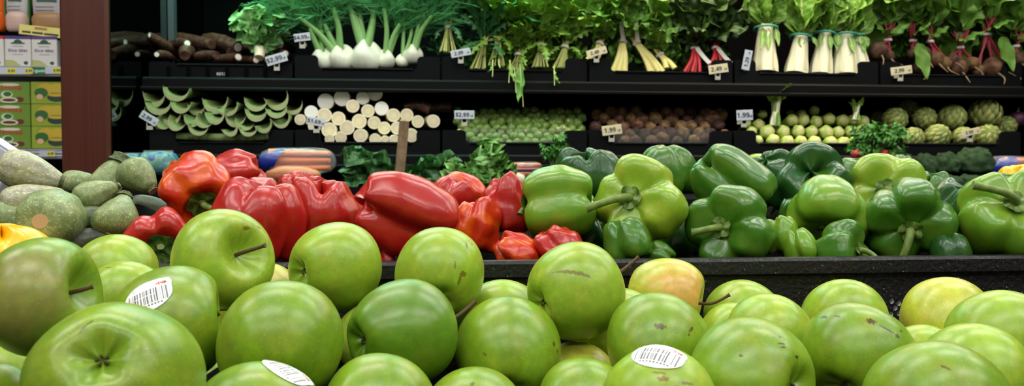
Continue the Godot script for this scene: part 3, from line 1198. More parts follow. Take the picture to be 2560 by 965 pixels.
func build_tray(i: int, y: float, dd: float, what: String, slotted := false) -> Node3D:
	var xa := ps(TRAY_PX[i] + 3.0, 300, dd).x
	var xb := ps(TRAY_PX[i + 1] - 3.0, 300, dd).x
	if i == 0:
		xa = maxf(xa, x_mirror + 0.012)
	var k := mpp(ps((TRAY_PX[i] + TRAY_PX[i + 1]) * 0.5, 300, dd))
	var t := thing("produce_tray", what, "tray", Transform3D(Basis(), Vector3((xa + xb) / 2, y, -dd)))
	var hw := (xb - xa) / 2
	var dip := 27.0 * k
	var top := 60.0 * k
	if slotted:
		dip = 33.0 * k
		top = 40.0 * k
	var m: Material = M.tray_plastic
	boxpart("bottom", Vector3(-hw, 0, -0.4), Vector3(hw, 0.006, 0), m, t)
	boxpart("back_wall", Vector3(-hw, 0.006, -0.4), Vector3(hw, 0.09, -0.394), m, t)
	for s in [-1, 1]:
		var sp := boxpart("side_wall", Vector3(s * hw - (0.006 if s > 0 else 0.0), 0.006, -0.394), Vector3(s * hw + (0.006 if s < 0 else 0.0), top, -0.006), m, t)
	# front wall with its dip: an outline with rounded shoulders, 8 mm thick
	var out := PackedVector2Array([Vector2(-hw, 0.004), Vector2(hw, 0.004), Vector2(hw, top - 0.008), Vector2(hw - 0.008, top)])
	var c0 := hw - 0.075
	var r := 0.014
	for q in 5:
		var a := PI / 2 * q / 4.0
		out.append(Vector2(c0 + r - r * sin(a), top - r + r * cos(a)))
	for q in 5:
		var a := PI / 2 * q / 4.0
		out.append(Vector2(c0 - r + r * cos(a), dip + r - r * sin(a)))
	var left := PackedVector2Array()
	for q in range(out.size() - 1, 3, -1):
		left.append(Vector2(-out[q].x, out[q].y))
	out.append_array(left)
	out.append_array(PackedVector2Array([Vector2(-hw + 0.008, top), Vector2(-hw, top - 0.008)]))
	part("front_wall", extrude(out, 0.008, 0.0015), m, t)
	var rim := MB.new()
	rim.tube(PackedVector3Array([Vector3(-c0 + r, dip, 0.001), Vector3(c0 - r, dip, 0.001)]), PackedFloat32Array([0.004, 0.004]), 8)
	part("rolled_edge", rim.mesh(), m, t)
	boxpart("foot_edge", Vector3(-hw, 0.0, 0.0005), Vector3(hw, 0.005, 0.004), m, t, 0.001)
	if slotted:
		for q in 6:
			var sx := lerpf(-hw * 0.72, hw * 0.62, q / 5.0)
			boxpart("slot_rib", Vector3(sx - 0.006, 0.006, 0.0), Vector3(sx + 0.006, dip - 0.006, 0.006), M.case_black, t, 0.001)
		lettering(t, "6613", 0.010, Vector3(0.0, dip * 0.34, 0.0006), M.card, Basis(), "crate_number")
	return t

# a flat outline given counter-clockwise, thickened along -z
func extrude(poly: PackedVector2Array, depth: float, _bev := 0.0) -> ArrayMesh:
	var m := MB.new()
	var tris := Geometry2D.triangulate_polygon(poly)
	for side in 2:
		var k := m.v.size()
		for p in poly:
			m.v.append(Vector3(p.x, p.y, 0.0 if side == 0 else -depth))
			m.n.append(Vector3(0, 0, 1 if side == 0 else -1))
			m.uv.append(p)
			m.c.append(Color.WHITE)
		for i in range(0, tris.size(), 3):
			var a := tris[i]
			var b := tris[i + 1]
			var c := tris[i + 2]
			var ccw := (poly[b] - poly[a]).cross(poly[c] - poly[a]) > 0
			if ccw == (side == 0):
				m.idx.append_array(PackedInt32Array([k + a, k + c, k + b]))
			else:
				m.idx.append_array(PackedInt32Array([k + a, k + b, k + c]))
	for i in poly.size():
		var p := poly[i]
		var q := poly[(i + 1) % poly.size()]
		m.quad(Vector3(p.x, p.y, -depth), Vector3(q.x, q.y, -depth), Vector3(q.x, q.y, 0), Vector3(p.x, p.y, 0))
	return m.mesh()

# grocery shelf beyond the post
func build_grocery() -> void:
	var d := 3.05
	var t := thing("grocery_shelf", "grey metal grocery shelf stocked with boxed food beyond the wooden post", "shelf")
	var xa := ps(-220, 300, d).x
	var xb := ps(190, 300, d).x
	boxpart("back_panel", Vector3(xa, 0, -d - 0.5), Vector3(xb, 2.2, -d - 0.46), M.case_black, t)
	boxpart("end_upright", Vector3(xb, 0, -d - 0.5), Vector3(xb + 0.03, 2.2, -d), M.case_black, t)
	for py in [66.0, 166.0, 372.0, 560.0]:
		var y := ps(80, py, d).y
		var back: float = 0.12 if py == 66.0 else 0.0
		boxpart("shelf", Vector3(xa, y - 0.03, -d - 0.46), Vector3(xb, y, -d - back), M.case_black if py == 66.0 else M.steel_grey, t)
		if py > 100.0:
			var r := boxpart("price_rail", Vector3(xa, y - 0.04, -d), Vector3(xb, y, -d + 0.012), M.steel_grey, t, 0.003)
			r.set_meta("label", "grey price rail with grooves")
			for q in 2:
				boxpart("groove_bead", Vector3(xa, y - 0.016 - q * 0.013, -d + 0.012), Vector3(xb, y - 0.012 - q * 0.013, -d + 0.0155), M.shelf_white, r, 0.001)
	# shelf tags
	for a in [[18, 177, 44, 17, "yellow", "shelf price ticket beside another before the white boxes"], [63, 177, 40, 17, "yellow", "shelf price ticket touching the green organic ticket"], [95, 177, 34, 18, "green", "green shelf ticket reading Organic"], [133, 176, 38, 17, "yellow", "shelf price ticket next to the wooden post under white boxes"], [118, 384, 38, 15, "yellow", "shelf price ticket under the stacked yellow boxes"]]:
		var p := ps(a[0], a[1], d - 0.018)
		var k := mpp(p)
		var g := thing("shelf_ticket", a[5], "price tag", Transform3D(Basis(), p))
		var w: float = a[2] * k / 2
		var h: float = a[3] * k / 2
		boxpart("card", Vector3(-w, -h, -0.0015), Vector3(w, h, 0), M.tag_green if a[4] == "green" else M.card, g)
		if a[4] == "green":
			lettering(g, "Organic", h * 0.8, Vector3(0, 0, 0.0004), M.print_white)
		else:
			boxpart("yellow_panel", Vector3(0, -h * 0.85, 0), Vector3(w * 0.92, h * 0.85, 0.0006), M.tag_yellow, g)
			lettering(g, "4.99", h * 0.8, Vector3(w * 0.46, 0, 0.0008), M.ink)
	# white boxes with purple tops
	var yb := ps(80, 165, d).y
	var spec := [[-62.0, 10.0, "print_red", "white food box with an orange-red top on the grocery shelf"], [13.0, 78.0, "box_purple", "white food box with a purple top beside the orange-red topped box"], [80.0, 143.0, "box_purple", "white food box with a purple top next to the wooden post"]]
	mat("box_purple", c8(82, 58, 120), 0.5)
	mat("box_white", c8(216, 212, 206), 0.5)
	mat("logo_green", c8(40, 84, 66), 0.5)
	mat("meadow", c8(176, 178, 116), 0.55)
	mat("print_violet", c8(120, 108, 150), 0.55)
	mat("print_grey", c8(140, 138, 136), 0.55)
	for a in spec:
		var p0 := ps(a[0], 165, d + 0.01)
		var p1 := ps(a[1], 165, d + 0.01)
		var k := mpp(p0)
		var w := p1.x - p0.x
		var h := 75.0 * k
		var t2 := thing("food_box", a[3], "box", Transform3D(Basis(), Vector3(p0.x + w / 2, yb, p0.z)))
		boxpart("carton", Vector3(-w / 2, 0, -0.05), Vector3(w / 2, h, 0), M.box_white, t2, 0.001)
		boxpart("top_band", Vector3(-w / 2 - 0.0004, h * 0.9, -0.0504), Vector3(w / 2 + 0.0004, h + 0.0004, 0.0005), M[a[2]], t2)
		var lg := MB.new()
		var e := PackedVector2Array()
		for q in 13:
			var an := PI * q / 12.0
			e.append(Vector2(cos(an) * w * 0.17, h * 0.76 + sin(an) * h * 0.13))
		part("logo", extrude(e, 0.001), M.logo_green, t2, Transform3D(Basis(), Vector3(0, 0, 0.001)))
		boxpart("logo_bar", Vector3(-w * 0.26, h * 0.745, 0), Vector3(w * 0.26, h * 0.785, 0.0012), M.logo_green, t2)
		lettering(t2, "Rice  Mac", h * 0.105, Vector3(0, h * 0.52, 0.0004), M.print_violet if a[2] == "box_purple" else M.print_red)
		for q in 3:
			boxpart("small_print", Vector3(-w * 0.2 + w * 0.14 * (q % 2), h * (0.66 - 0.135 * q) - 0.001, 0), Vector3(w * 0.2 + w * 0.14 * (q % 2), h * (0.66 - 0.135 * q) + 0.001, 0.0006), M.print_grey, t2)
		var md := PackedVector2Array([Vector2(-w / 2, 0.001), Vector2(w * 0.14, 0.001), Vector2(-w * 0.02, h * 0.11), Vector2(-w * 0.16, h * 0.19), Vector2(-w / 2, h * 0.22)])
		part("meadow_print", extrude(md, 0.0005), M.meadow, t2, Transform3D(Basis(), Vector3(0, 0, 0.0005)))
		var se := PackedVector2Array()
		for q in 16:
			se.append(Vector2(w * 0.3 + cos(TAU * q / 16.0) * w * 0.085, h * 0.11 + sin(TAU * q / 16.0) * w * 0.075))
		part("seal", extrude(se, 0.0005), M.logo_green, t2, Transform3D(Basis(), Vector3(0, 0, 0.0005)))
	# stacked tea and snack boxes
	mat("box_leaf", c8(112, 148, 50), 0.45)
	mat("box_lime", c8(150, 168, 50), 0.45)
	mat("print_cream", c8(214, 218, 190), 0.55)
	mat("print_brown", c8(110, 44, 36), 0.55)
	mat("print_dark", c8(40, 62, 54), 0.55)
	mat("print_gold", c8(206, 176, 52), 0.55)
	mat("print_peach", c8(226, 178, 140), 0.55)
	mat("print_leaf", c8(46, 104, 44), 0.55)
	var yc := ps(80, 371, d).y
	for col in 2:
		for row in 3:
			var pa := ps(-16.0 if col == 0 else 79.5, 371, d + 0.008)
			var pb := ps(77.0 if col == 0 else 172.0, 371, d + 0.008)
			var k := mpp(pa)
			var w := pb.x - pa.x
			var h := 55.6 * k
			var pos: String = ["bottom", "middle", "top"][row]
			var t3 := thing("tea_box" if col == 0 else "noodle_box", ("green tea box with red lettering and a teacup, %s of its stack" if col == 0 else "yellow and green noodle box with a bowl printed, %s of its stack") % pos, "box", Transform3D(Basis(), Vector3(pa.x + w / 2, yc + row * h, pa.z)), "stacked tea boxes" if col == 0 else "stacked noodle boxes")
			boxpart("carton", Vector3(-w / 2, 0.0006, -0.1), Vector3(w / 2, h - 0.0006, 0), M.box_leaf if col == 0 else M.box_lime, t3, 0.001)
			var put := func(called: String, cx: float, cy: float, rx: float, ry: float, mt: String, z: float) -> void:
				var e := PackedVector2Array()
				for q in 18:
					e.append(Vector2(cx * w + cos(TAU * q / 18.0) * rx * w, cy * h + sin(TAU * q / 18.0) * ry * h))
				part(called, extrude(e, 0.0004), M[mt], t3, Transform3D(Basis(), Vector3(0, 0, z)))
			if col == 0:
				put.call("print_swoosh", -0.05, 0.86, 0.28, 0.07, "print_cream", 0.0005)
				lettering(t3, "Sinncup", h * 0.2, Vector3(-0.03 * w, h * 0.74, 0.0008), M.print_red)
				put.call("steam_print", -0.12, 0.42, 0.16, 0.16, "print_cream", 0.0004)
				put.call("steam_gap", -0.10, 0.44, 0.11, 0.11, "print_leaf", 0.0007)
				put.call("berry_print", 0.22, 0.2, 0.12, 0.12, "print_brown", 0.0004)
				put.call("cup_print", -0.06, 0.17, 0.24, 0.13, "print_cream", 0.0007)
				put.call("tea_print", -0.06, 0.17, 0.18, 0.07, "print_brown", 0.001)
			else:
				put.call("noodle_print", -0.1, 0.68, 0.22, 0.24, "print_gold", 0.0004)
				put.call("noodle_print", 0.2, 0.7, 0.24, 0.22, "print_gold", 0.0006)
				put.call("leaf_print", -0.22, 0.5, 0.18, 0.22, "print_leaf", 0.0008)
				put.call("onion_print", -0.26, 0.32, 0.09, 0.12, "print_peach", 0.0011)
				put.call("bowl_print", 0.18, 0.3, 0.24, 0.2, "print_dark", 0.0009)
				put.call("soup_print", 0.18, 0.4, 0.21, 0.07, "print_gold", 0.0012)
	# bags above and the yellow card
	mat("bag_white", c8(190, 186, 184), 0.3)
	mat("bag_tan", c8(170, 128, 84), 0.35)
	mat("bag_pink", c8(206, 176, 160), 0.35)
	mat("bag_green", c8(60, 110, 44), 0.35)
	var ys := ps(80, 66, d).y
	for a in [[-30.0, 6.0, "bag_orange", "orange snack bag at the edge of the upper grocery shelf"], [7.0, 66.0, "bag_pink", "white snack bag with pale contents on the upper grocery shelf"], [72.0, 160.0, "bag_tan", "white snack bag with tan contents next to the wooden post"]]:
		var p0 := ps(a[0], 60, d + 0.16)
		var p1 := ps(a[1], 60, d + 0.16)
		var w := p1.x - p0.x
		var h := 0.17
		var t4 := thing("snack_bag", a[3], "bag", Transform3D(Basis(), Vector3(p0.x + w / 2, ys + 0.004, p0.z - 0.03)))
		var low := MB.new()
		part("lower_pouch", pillow(Vector3(w / 2, 0.045, 0.035), 0.5), M[a[2]], t4, Transform3D(Basis(), Vector3(0, 0.045, 0)))
		part("upper_pouch", pillow(Vector3(w / 2 - 0.001, 0.075, 0.03), 0.5), M.bag_orange if a[2] == "bag_orange" else M.bag_white, t4, Transform3D(Basis(), Vector3(0, 0.125, -0.004)))
		boxpart("logo_bar", Vector3(-w * 0.28, 0.128, 0.027), Vector3(w * 0.28, 0.137, 0.0285), M.logo_green, t4)
		for q in 2:
			boxpart("print_line", Vector3(-w * 0.34, 0.106 - q * 0.014, 0.026), Vector3(w * 0.2, 0.109 - q * 0.014, 0.028), M.print_grey, t4)
		boxpart("side_seam", Vector3(w / 2 - 0.005, 0.03, -0.005), Vector3(w / 2 + 0.002, 0.19, 0.01), M.bag_green, t4)
	var pc := ps(97, 77, d - 0.0)
	var cw := 51.0 * mpp(pc)
	var card := thing("shelf_card", "yellow printed card leaning on top of the white boxes", "card", Transform3D(Basis(Vector3(0, 0, 1), -0.09), Vector3(pc.x, pc.y, pc.z - 0.012)))
	boxpart("sheet", Vector3(-cw, -0.018, -0.002), Vector3(cw, 0.020, 0), M.card_yellow, card)
	boxpart("badge", Vector3(-cw * 0.28, 0.006, 0), Vector3(cw * 0.3, 0.015, 0.0006), M.bag_tan, card)
	boxpart("print_line", Vector3(-cw * 0.85, -0.011, 0), Vector3(-cw * 0.45, -0.004, 0.0006), M.ink, card)
	boxpart("print_line", Vector3(-cw * 0.38, -0.011, 0), Vector3(cw * 0.12, -0.004, 0.0006), M.ink, card)
	boxpart("print_line", Vector3(cw * 0.18, -0.012, 0), Vector3(cw * 0.85, -0.005, 0.0006), M.ink, card)

func pillow(s: Vector3, pw := 0.6) -> ArrayMesh:
	var n := noise(88, 1.5, 2)
	return blob(func(psi: float, phi: float) -> Vector3:
		var c := cos(phi)
		var d := sin(phi)
		var k := pow(sin(psi), pw)
		var p := Vector3(signf(c) * pow(absf(c), 0.6) * k, signf(cos(psi)) * pow(absf(cos(psi)), 0.7), signf(d) * pow(absf(d), 0.9) * k)
		return (p + p * 0.06 * n.get_noise_3dv(p * 1.6)) * s,
		16, 28)

# crates on the table: the divider seen behind the apples, and dark liners under the heaps
func build_table() -> void:
	var rim := ps(1900, 645, WALL_D).y
	var lipb := ps(1900, 690, WALL_D).y
	var t := thing("display_table", "dark display table under the crates of apples and peppers", "table")
	boxpart("top", Vector3(-1.1, 0.66, -1.4), Vector3(1.2, 0.7, -0.12), M.case_black, t, 0.004)
	for x in [-1.0, 1.1]:
		for z in [-1.3, -0.22]:
			boxpart("leg", Vector3(x - 0.03, 0, z - 0.03), Vector3(x + 0.03, 0.66, z + 0.03), M.case_black, t)
	var m: Material = M.crate_plastic
	var c := thing("pepper_crate", "black plastic crate with speckled rim holding the peppers behind the apples", "crate")
	var xa := -0.95
	var xb := 1.05
	boxpart("rim_lip", Vector3(xa, lipb, -WALL_D - 0.012), Vector3(xb, rim, -WALL_D + 0.006), m, c, 0.003)
	var wl := CSGBox3D.new()
	wl.name = "front_wall"
	wl.size = Vector3(xb - xa, lipb - 0.7, 0.008)
	wl.position = Vector3((xa + xb) / 2, (lipb + 0.7) / 2, -WALL_D - 0.006)
	wl.material = m
	c.add_child(wl)
	var hp := ps(2250, 765, WALL_D)
	for q in [[-20, -12], [0, -6], [18, -12], [-10, 6], [10, 8], [-22, 22], [0, 20], [20, 22], [-60, -10], [-44, 4], [-60, 18]]:
		var h := CSGCylinder3D.new()
		h.operation = CSGShape3D.OPERATION_SUBTRACTION
		h.radius = 0.0027
		h.height = 0.03
		h.sides = 12
		h.rotation.x = PI / 2
		h.position = hp + Vector3(q[0] * 0.00042, -q[1] * 0.00042, 0) - wl.position
		h.position.z = 0
		wl.add_child(h)
	boxpart("back_wall", Vector3(xa, 0.7, -1.32), Vector3(xb, 0.9, -1.312), m, c)
	boxpart("side_wall", Vector3(xa, 0.7, -1.312), Vector3(xa + 0.008, 0.9, -WALL_D - 0.012), m, c)
	boxpart("side_wall", Vector3(xb - 0.008, 0.7, -1.312), Vector3(xb, 0.9, -WALL_D - 0.012), m, c)
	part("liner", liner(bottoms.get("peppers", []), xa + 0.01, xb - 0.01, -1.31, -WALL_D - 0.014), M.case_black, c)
	var a := thing("apple_crate", "black plastic crate under the heap of green apples", "crate")
	boxpart("side_wall", Vector3(xa, 0.7, -WALL_D + 0.008), Vector3(xa + 0.008, 0.84, -0.16), m, a)
	boxpart("side_wall", Vector3(xb - 0.008, 0.7, -WALL_D + 0.008), Vector3(xb, 0.84, -0.16), m, a)
	boxpart("front_wall", Vector3(xa, 0.7, -0.16), Vector3(xb, 0.78, -0.152), m, a)
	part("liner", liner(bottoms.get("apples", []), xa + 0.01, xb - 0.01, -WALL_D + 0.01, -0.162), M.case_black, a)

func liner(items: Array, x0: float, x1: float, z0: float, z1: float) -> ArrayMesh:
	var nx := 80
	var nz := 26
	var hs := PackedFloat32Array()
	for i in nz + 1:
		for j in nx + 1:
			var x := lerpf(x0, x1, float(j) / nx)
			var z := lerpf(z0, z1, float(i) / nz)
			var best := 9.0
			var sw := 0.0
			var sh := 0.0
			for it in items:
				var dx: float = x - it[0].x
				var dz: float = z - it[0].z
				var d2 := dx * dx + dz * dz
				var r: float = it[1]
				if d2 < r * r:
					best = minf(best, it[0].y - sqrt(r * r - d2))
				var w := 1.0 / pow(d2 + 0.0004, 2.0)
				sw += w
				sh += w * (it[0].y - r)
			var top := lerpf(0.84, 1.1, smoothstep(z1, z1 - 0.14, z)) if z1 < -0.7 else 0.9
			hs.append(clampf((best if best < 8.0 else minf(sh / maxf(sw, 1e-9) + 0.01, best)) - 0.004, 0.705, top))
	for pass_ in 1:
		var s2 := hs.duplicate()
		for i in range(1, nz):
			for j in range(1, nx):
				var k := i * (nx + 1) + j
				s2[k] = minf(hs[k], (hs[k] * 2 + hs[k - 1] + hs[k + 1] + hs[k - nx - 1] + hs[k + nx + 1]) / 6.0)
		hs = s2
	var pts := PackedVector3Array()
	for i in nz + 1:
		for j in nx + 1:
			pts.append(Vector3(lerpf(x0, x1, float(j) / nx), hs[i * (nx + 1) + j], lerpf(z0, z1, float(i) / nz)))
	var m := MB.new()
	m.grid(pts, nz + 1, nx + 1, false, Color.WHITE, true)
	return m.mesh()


# ---------------------------------------------------------------- lower shelf
func pl(px: float, py: float, d: float) -> Vector3:
	return ps(px, py, d - (D - DL))

func lower_shelf() -> void:
	var t: Node3D
	build_tray(0, y_lo, DL, "black tray of aloe leaves on the lower shelf of the produce case")
	build_tray(1, y_lo, DL, "black tray of white daikon radishes on the lower shelf")
	var ts := build_tray(2, y_lo, DL, "black tray of brussels sprouts with a clear guard on lower shelf")
	var tr := build_tray(3, y_lo, DL, "black tray of brown beets with a clear guard on lower shelf")
	build_tray(4, y_lo, DL, "black tray of baby bok choy on the lower shelf")
	build_tray(5, y_lo, DL, "black tray of artichokes on the lower shelf")
	for g in [ts, tr]:
		boxpart("clear_guard", Vector3(-0.17, 0.03, -0.012), Vector3(0.17, 0.085, -0.0095), M.clear_plastic, g)
	# aloe leaves: crescent butt ends to the front
	var al := []
	for k in 4:
		al.append(aloe_mesh(3.2 + 0.5 * k, 0.3 * k - 0.2))
	rng.seed = 31
	var spots := [[385, 243, 56, 0.05, 2.6], [441, 237, 68, -0.1, 2.58], [395, 268, 62, 0.1, 2.56], [452, 268, 50, -0.05, 2.55], [491, 271, 42, 0.0, 2.6], [537, 262, 62, 0.06, 2.58], [567, 277, 52, 0.3, 2.55], [640, 262, 56, -0.08, 2.58], [688, 253, 60, 0.35, 2.6], [640, 285, 54, 0.05, 2.55], [690, 282, 52, 0.15, 2.54], [730, 270, 50, 0.2, 2.62], [536, 290, 50, 0.1, 2.54], [446, 310, 46, -0.5, 2.53], [482, 308, 40, -0.6, 2.53], [514, 308, 42, -0.7, 2.525], [496, 327, 48, -0.12, 2.515], [612, 316, 46, -0.4, 2.53], [655, 318, 44, 0.4, 2.525], [412, 314, 36, -0.9, 2.53], [425, 290, 54, 0.0, 2.56], [480, 292, 46, 0.2, 2.57], [590, 298, 50, -0.2, 2.55], [700, 305, 44, 0.3, 2.54], [570, 325, 40, 0.5, 2.525], [385, 288, 46, -0.3, 2.56], [620, 330, 44, 0.1, 2.515]]
	for i in spots.size():
		var s: Array = spots[i]
		var p := pl(s[0], s[1], s[4] - 0.04)
		var w: float = s[2] * mpp(p) * 1.0
		var q: Array = al[i % 4]
		t = thing("aloe_leaf", "thick curved aloe leaf with its cut end out, in the tray", "aloe leaf", Transform3D(Basis(Vector3(0, 0, 1), s[3]) * Basis(Vector3.UP, rf(-0.15, 0.15)) * Basis.from_scale(Vector3(w, w * rf(0.85, 1.25), w * 0.85)), p + Vector3(0, w * 0.3, 0)), "aloe leaves in the tray")
		part("blade", q[0], M.aloe_skin, t)
		part("cut_end", q[1], M.aloe_cut, t)
	t = thing("long_aloe_leaf", "long green aloe leaf lying along the front of the aloe tray", "aloe leaf")
	stalk(t, "blade", [pl(388, 304, D + 0.022), pl(412, 336, D + 0.022), pl(470, 341, D + 0.022), pl(600, 344, D + 0.022), pl(672, 338, D + 0.022)], 0.008, 0.016, M.aloe_skin, 10, 0.8)
	var tip := MB.new()
	tip.tube(PackedVector3Array([pl(668, 338, D + 0.022), pl(676, 336, D + 0.022)]), PackedFloat32Array([0.016, 0.017]), 10)
	part("cut_end", tip.mesh(), M.aloe_cut, t)
	# daikon
	var dm := [cyl_mesh(4.2, 0.7, 1), cyl_mesh(4.0, 0.8, 2), cyl_mesh(4.4, 0.65, 3)]
	var dc := disc_mesh(0.955)
	rng.seed = 32
	var dk := [[814, 254, 43], [855, 245, 43], [907, 245, 35], [938, 233, 39], [882, 265, 35], [920, 277, 35], [954, 271, 37], [778, 280, 35], [750, 299, 29], [811, 288, 39], [846, 296, 37], [898, 303, 39], [935, 307, 34], [984, 288, 36], [1017, 288, 35], [1045, 304, 33], [1084, 303, 35], [823, 325, 41], [868, 319, 39], [961, 320, 34], [993, 320, 35], [852, 344, 31], [901, 339, 37], [938, 348, 31], [964, 351, 25], [987, 350, 27], [1029, 339, 36], [785, 315, 32], [824, 348, 25]]
	for i in dk.size():
		var s: Array = dk[i]
		var p := pl(s[0], s[1], 2.52 + (360.0 - s[1]) * 0.0006 + rf(0, 0.02))
		var r: float = s[2] * mpp(p) * 0.485
		t = thing("daikon", "white-faced daikon radish high in its tray" if i in [0, 1, 2, 3, 6, 7] else "ivory-faced daikon radish with its cut end out, in its tray", "radish", Transform3D(Basis(Vector3.UP, 0.1 + rf(-0.06, 0.06)) * Basis(Vector3.RIGHT, 0.06 + rf(-0.05, 0.05)) * Basis.from_scale(Vector3(r, r, r * 2.4)), p), "white daikon radishes in the tray" if i in [0, 1, 2, 3, 6, 7] else "ivory daikon radishes in the tray")
		part("root", dm[i % 3], M.daikon_skin, t)
		part("cut_end", dc, M.daikon_cut_white if i in [0, 1, 2, 3, 6, 7] else M.daikon_cut, t)
	for a in [[1010, 268, 1075, 272, 2.66], [1062, 274, 1128, 268, 2.72]]:
		t = thing("long_daikon", "long brownish root lying across behind the daikon radishes", "radish", Transform3D(), "roots behind the daikon")
		stalk(t, "root", [pl(a[0], a[1], a[4]), pl((a[0] + a[2]) / 2, a[1] - 6, a[4]), pl(a[2], a[3], a[4])], 0.012, 0.021, M.cassava_skin, 10)
	# brussels sprouts
	var sm := sprout_meshes()
	var sd := disc_mesh(0.24)
	rng.seed = 33
	for row in 7:
		for c in 15:
			var px := 1146.0 + c * 21.0 + (10.0 if row % 2 else 0.0) + rf(-4, 4)
			if row == 0 and (px < 1180 or px > 1390) or px > 1454:
				continue
			if row == 1 and (px < 1162 or px > 1420):
				continue
			var p := pl(px, 356.0 - row * 12.5 + rf(-4, 4), 2.53 + row * 0.038)
			var r := rf(10.0, 13.5) * mpp(p)
			t = thing("brussels_sprout", "small green brussels sprout in the heap of its tray", "sprout", Transform3D(Basis.from_euler(Vector3(rf(0, TAU), rf(0, TAU), rf(0, TAU))) * Basis.from_scale(Vector3.ONE * r), p), "brussels sprouts in the tray")
			part("head", sm[rng.randi() % 4], M.veg_vertex, t)
			part("stem_end", sd, M.pale_butt, t, Transform3D(Basis(Vector3.RIGHT, -PI / 2), Vector3(0, 1.09, 0)))
	# brown beets, loose
	var bm := []
	for k in 4:
		bm.append(lump_mesh(60 + k, 0.16, 0.9, Vector3(1, 0.92, 1), [[l8(74, 48, 40), l8(128, 96, 72)], [l8(96, 66, 58), l8(62, 42, 38)], [l8(150, 122, 82), l8(100, 74, 54)], [l8(66, 46, 42), l8(100, 76, 62)]][k], 14, 20))
	rng.seed = 34
	for row in 5:
		for c in 10:
			var px := 1492.0 + c * 34.0 + (15.0 if row % 2 else 0.0) + rf(-6, 6)
			if row == 0 and (px < 1535 or px > 1765) or px > 1815:
				continue
			var p := pl(px, 352.0 - row * 17.0 + rf(-5, 5), 2.54 + row * 0.05)
			var r := rf(13.5, 18.5) * mpp(p)
			if row == 3 and c == 8:
				r = 22.0 * mpp(p)
			t = thing("loose_beet", "dull brown round beet in the loose heap of its tray", "beet", Transform3D(Basis.from_euler(Vector3(rf(0, TAU), rf(0, TAU), rf(0, TAU))) * Basis.from_scale(Vector3.ONE * r), p), "loose beets in the tray")
			part("root", bm[2 if rng.randf() < 0.3 else rng.randi() % 4], M.veg_rough, t)
			var tl := MB.new()
			tl.tube(PackedVector3Array([Vector3(0, -0.85, 0), Vector3(0.05, -1.1, 0), Vector3(0.16, -1.3, 0)]), PackedFloat32Array([0.16, 0.07, 0.03]), 6)
			part("tail", tl.mesh(), M.stake_wood, t)
	# baby bok choy: pale butts to the front
	var bb := []
	for k in 3:
		var n := noise(80 + k, 1.0, 2)
		bb.append(blob(func(psi: float, phi: float) -> Vector3:
			var s := sin(psi)
			var cy := cos(psi)
			var r := pow(s, 0.8) * lerpf(0.5, 1.0, smoothstep(-1.0, 0.55, cy)) * (1.0 + 0.07 * cos(5.0 * phi + k) * smoothstep(0.95, 0.3, cy))
			return Vector3(r * cos(phi), (cy if cy > 0 else cy * 2.6) * 0.95, r * sin(phi) * 0.92),
			18, 26,
			func(p: Vector3, psi: float, phi: float) -> Color:
				var g := l8(164, 190, 78).lerp(l8(208, 214, 124), clampf(0.5 + n.get_noise_3dv(p * 1.3) * 1.6, 0, 1))
				return g.lerp(l8(218, 206, 150), 0.8 if psi < 0.4 + 0.1 * n.get_noise_2d(phi, 3.0) else 0.0)))
	rng.seed = 35
	var bl := leaf_set(2, {"L": 2.6, "W": 0.8, "bend": 0.4, "cup": 0.3, "kind": 0})
	var bs := [[1894, 352, 26], [1931, 352, 34], [1967, 355, 34], [2001, 355, 32], [2035, 356, 34], [2075, 357, 34], [2107, 357, 32], [2134, 354, 26], [1878, 329, 27], [1916, 331, 38], [1956, 330, 35], [1994, 329, 34], [2026, 330, 33], [2063, 331, 37], [2094, 331, 31], [2126, 330, 33], [2152, 325, 29], [1895, 312, 31], [1865, 310, 24], [1977, 302, 34], [2007, 301, 32], [2039, 305, 32], [2070, 298, 33], [2105, 302, 34], [2155, 306, 34], [1905, 286, 24], [2034, 277, 27], [2003, 286, 24], [1862, 290, 30], [2130, 300, 28]]
	for i in bs.size():
		var s: Array = bs[i]
		var p := pl(s[0], s[1], 2.55 + (356.0 - s[1]) * 0.0022)
		var r: float = s[2] * mpp(p) * 0.53
		t = thing("baby_bok_choy", "small pale green bok choy lying butt outwards in the tray", "bok choy", Transform3D(aim(Vector3(rf(-0.2, 0.2), rf(-0.05, 0.2), 1.0), rf(0, TAU)) * Basis.from_scale(Vector3.ONE * r), p), "baby bok choy lying in the tray")
		part("stem_bulb", bb[i % 3], M.veg_vertex, t)
		for k in 2:
			part("leaf", bl[k], M.leaf_bok, t, Transform3D(basis_yz(Vector3(0.25 - 0.5 * k, -1, 0.1), Vector3(0, 0.2, 1)), Vector3(0, -1.6, 0)))
	# the upright bok choy standing among them
	var up := [[1937, 314, 1943, 222, 1.0], [2140, 300, 2142, 252, 0.75]]
	for a in up:
		var p := pl(a[0], a[1], 2.60)
		var q := pl(a[2], a[3], 2.62)
		var hgt := p.distance_to(q)
		t = thing("upright_bok_choy", "green bok choy standing upright among the pale butts" if a[4] > 0.9 else "small leafy bok choy standing beside the artichoke tray", "bok choy")
		var w := 0.017 * float(a[4])
		for k in 5:
			var an := TAU * k / 5.0
			var off := Vector3(cos(an), 0, sin(an))
			part("stem", leaf_mesh({"L": hgt * 0.75, "W": w * 1.1, "kind": 3, "tip": 0.45, "bend": 0.15, "cup": -0.7, "ph": 0.4 * k}), M.bok_stem if k % 2 else M.leaf_bok, t, Transform3D(basis_yz((q - p) + off * 0.004, off), p + off * w * 0.6))
		fan(t, "leaf", leaf_set(2, {"L": hgt * 0.55, "W": hgt * 0.16, "bend": 0.9, "cup": 0.3, "ruf": 0.15, "kind": 0}), M.leaf_bok, 5, p.lerp(q, 0.62), q - p, 0.75, Vector2(0.8, 1.1))
	# artichokes
	var core := lump_mesh(90, 0.05, 1.0, Vector3(0.86, 0.9, 0.86), [l8(120, 132, 70), l8(98, 112, 58)], 12, 18)
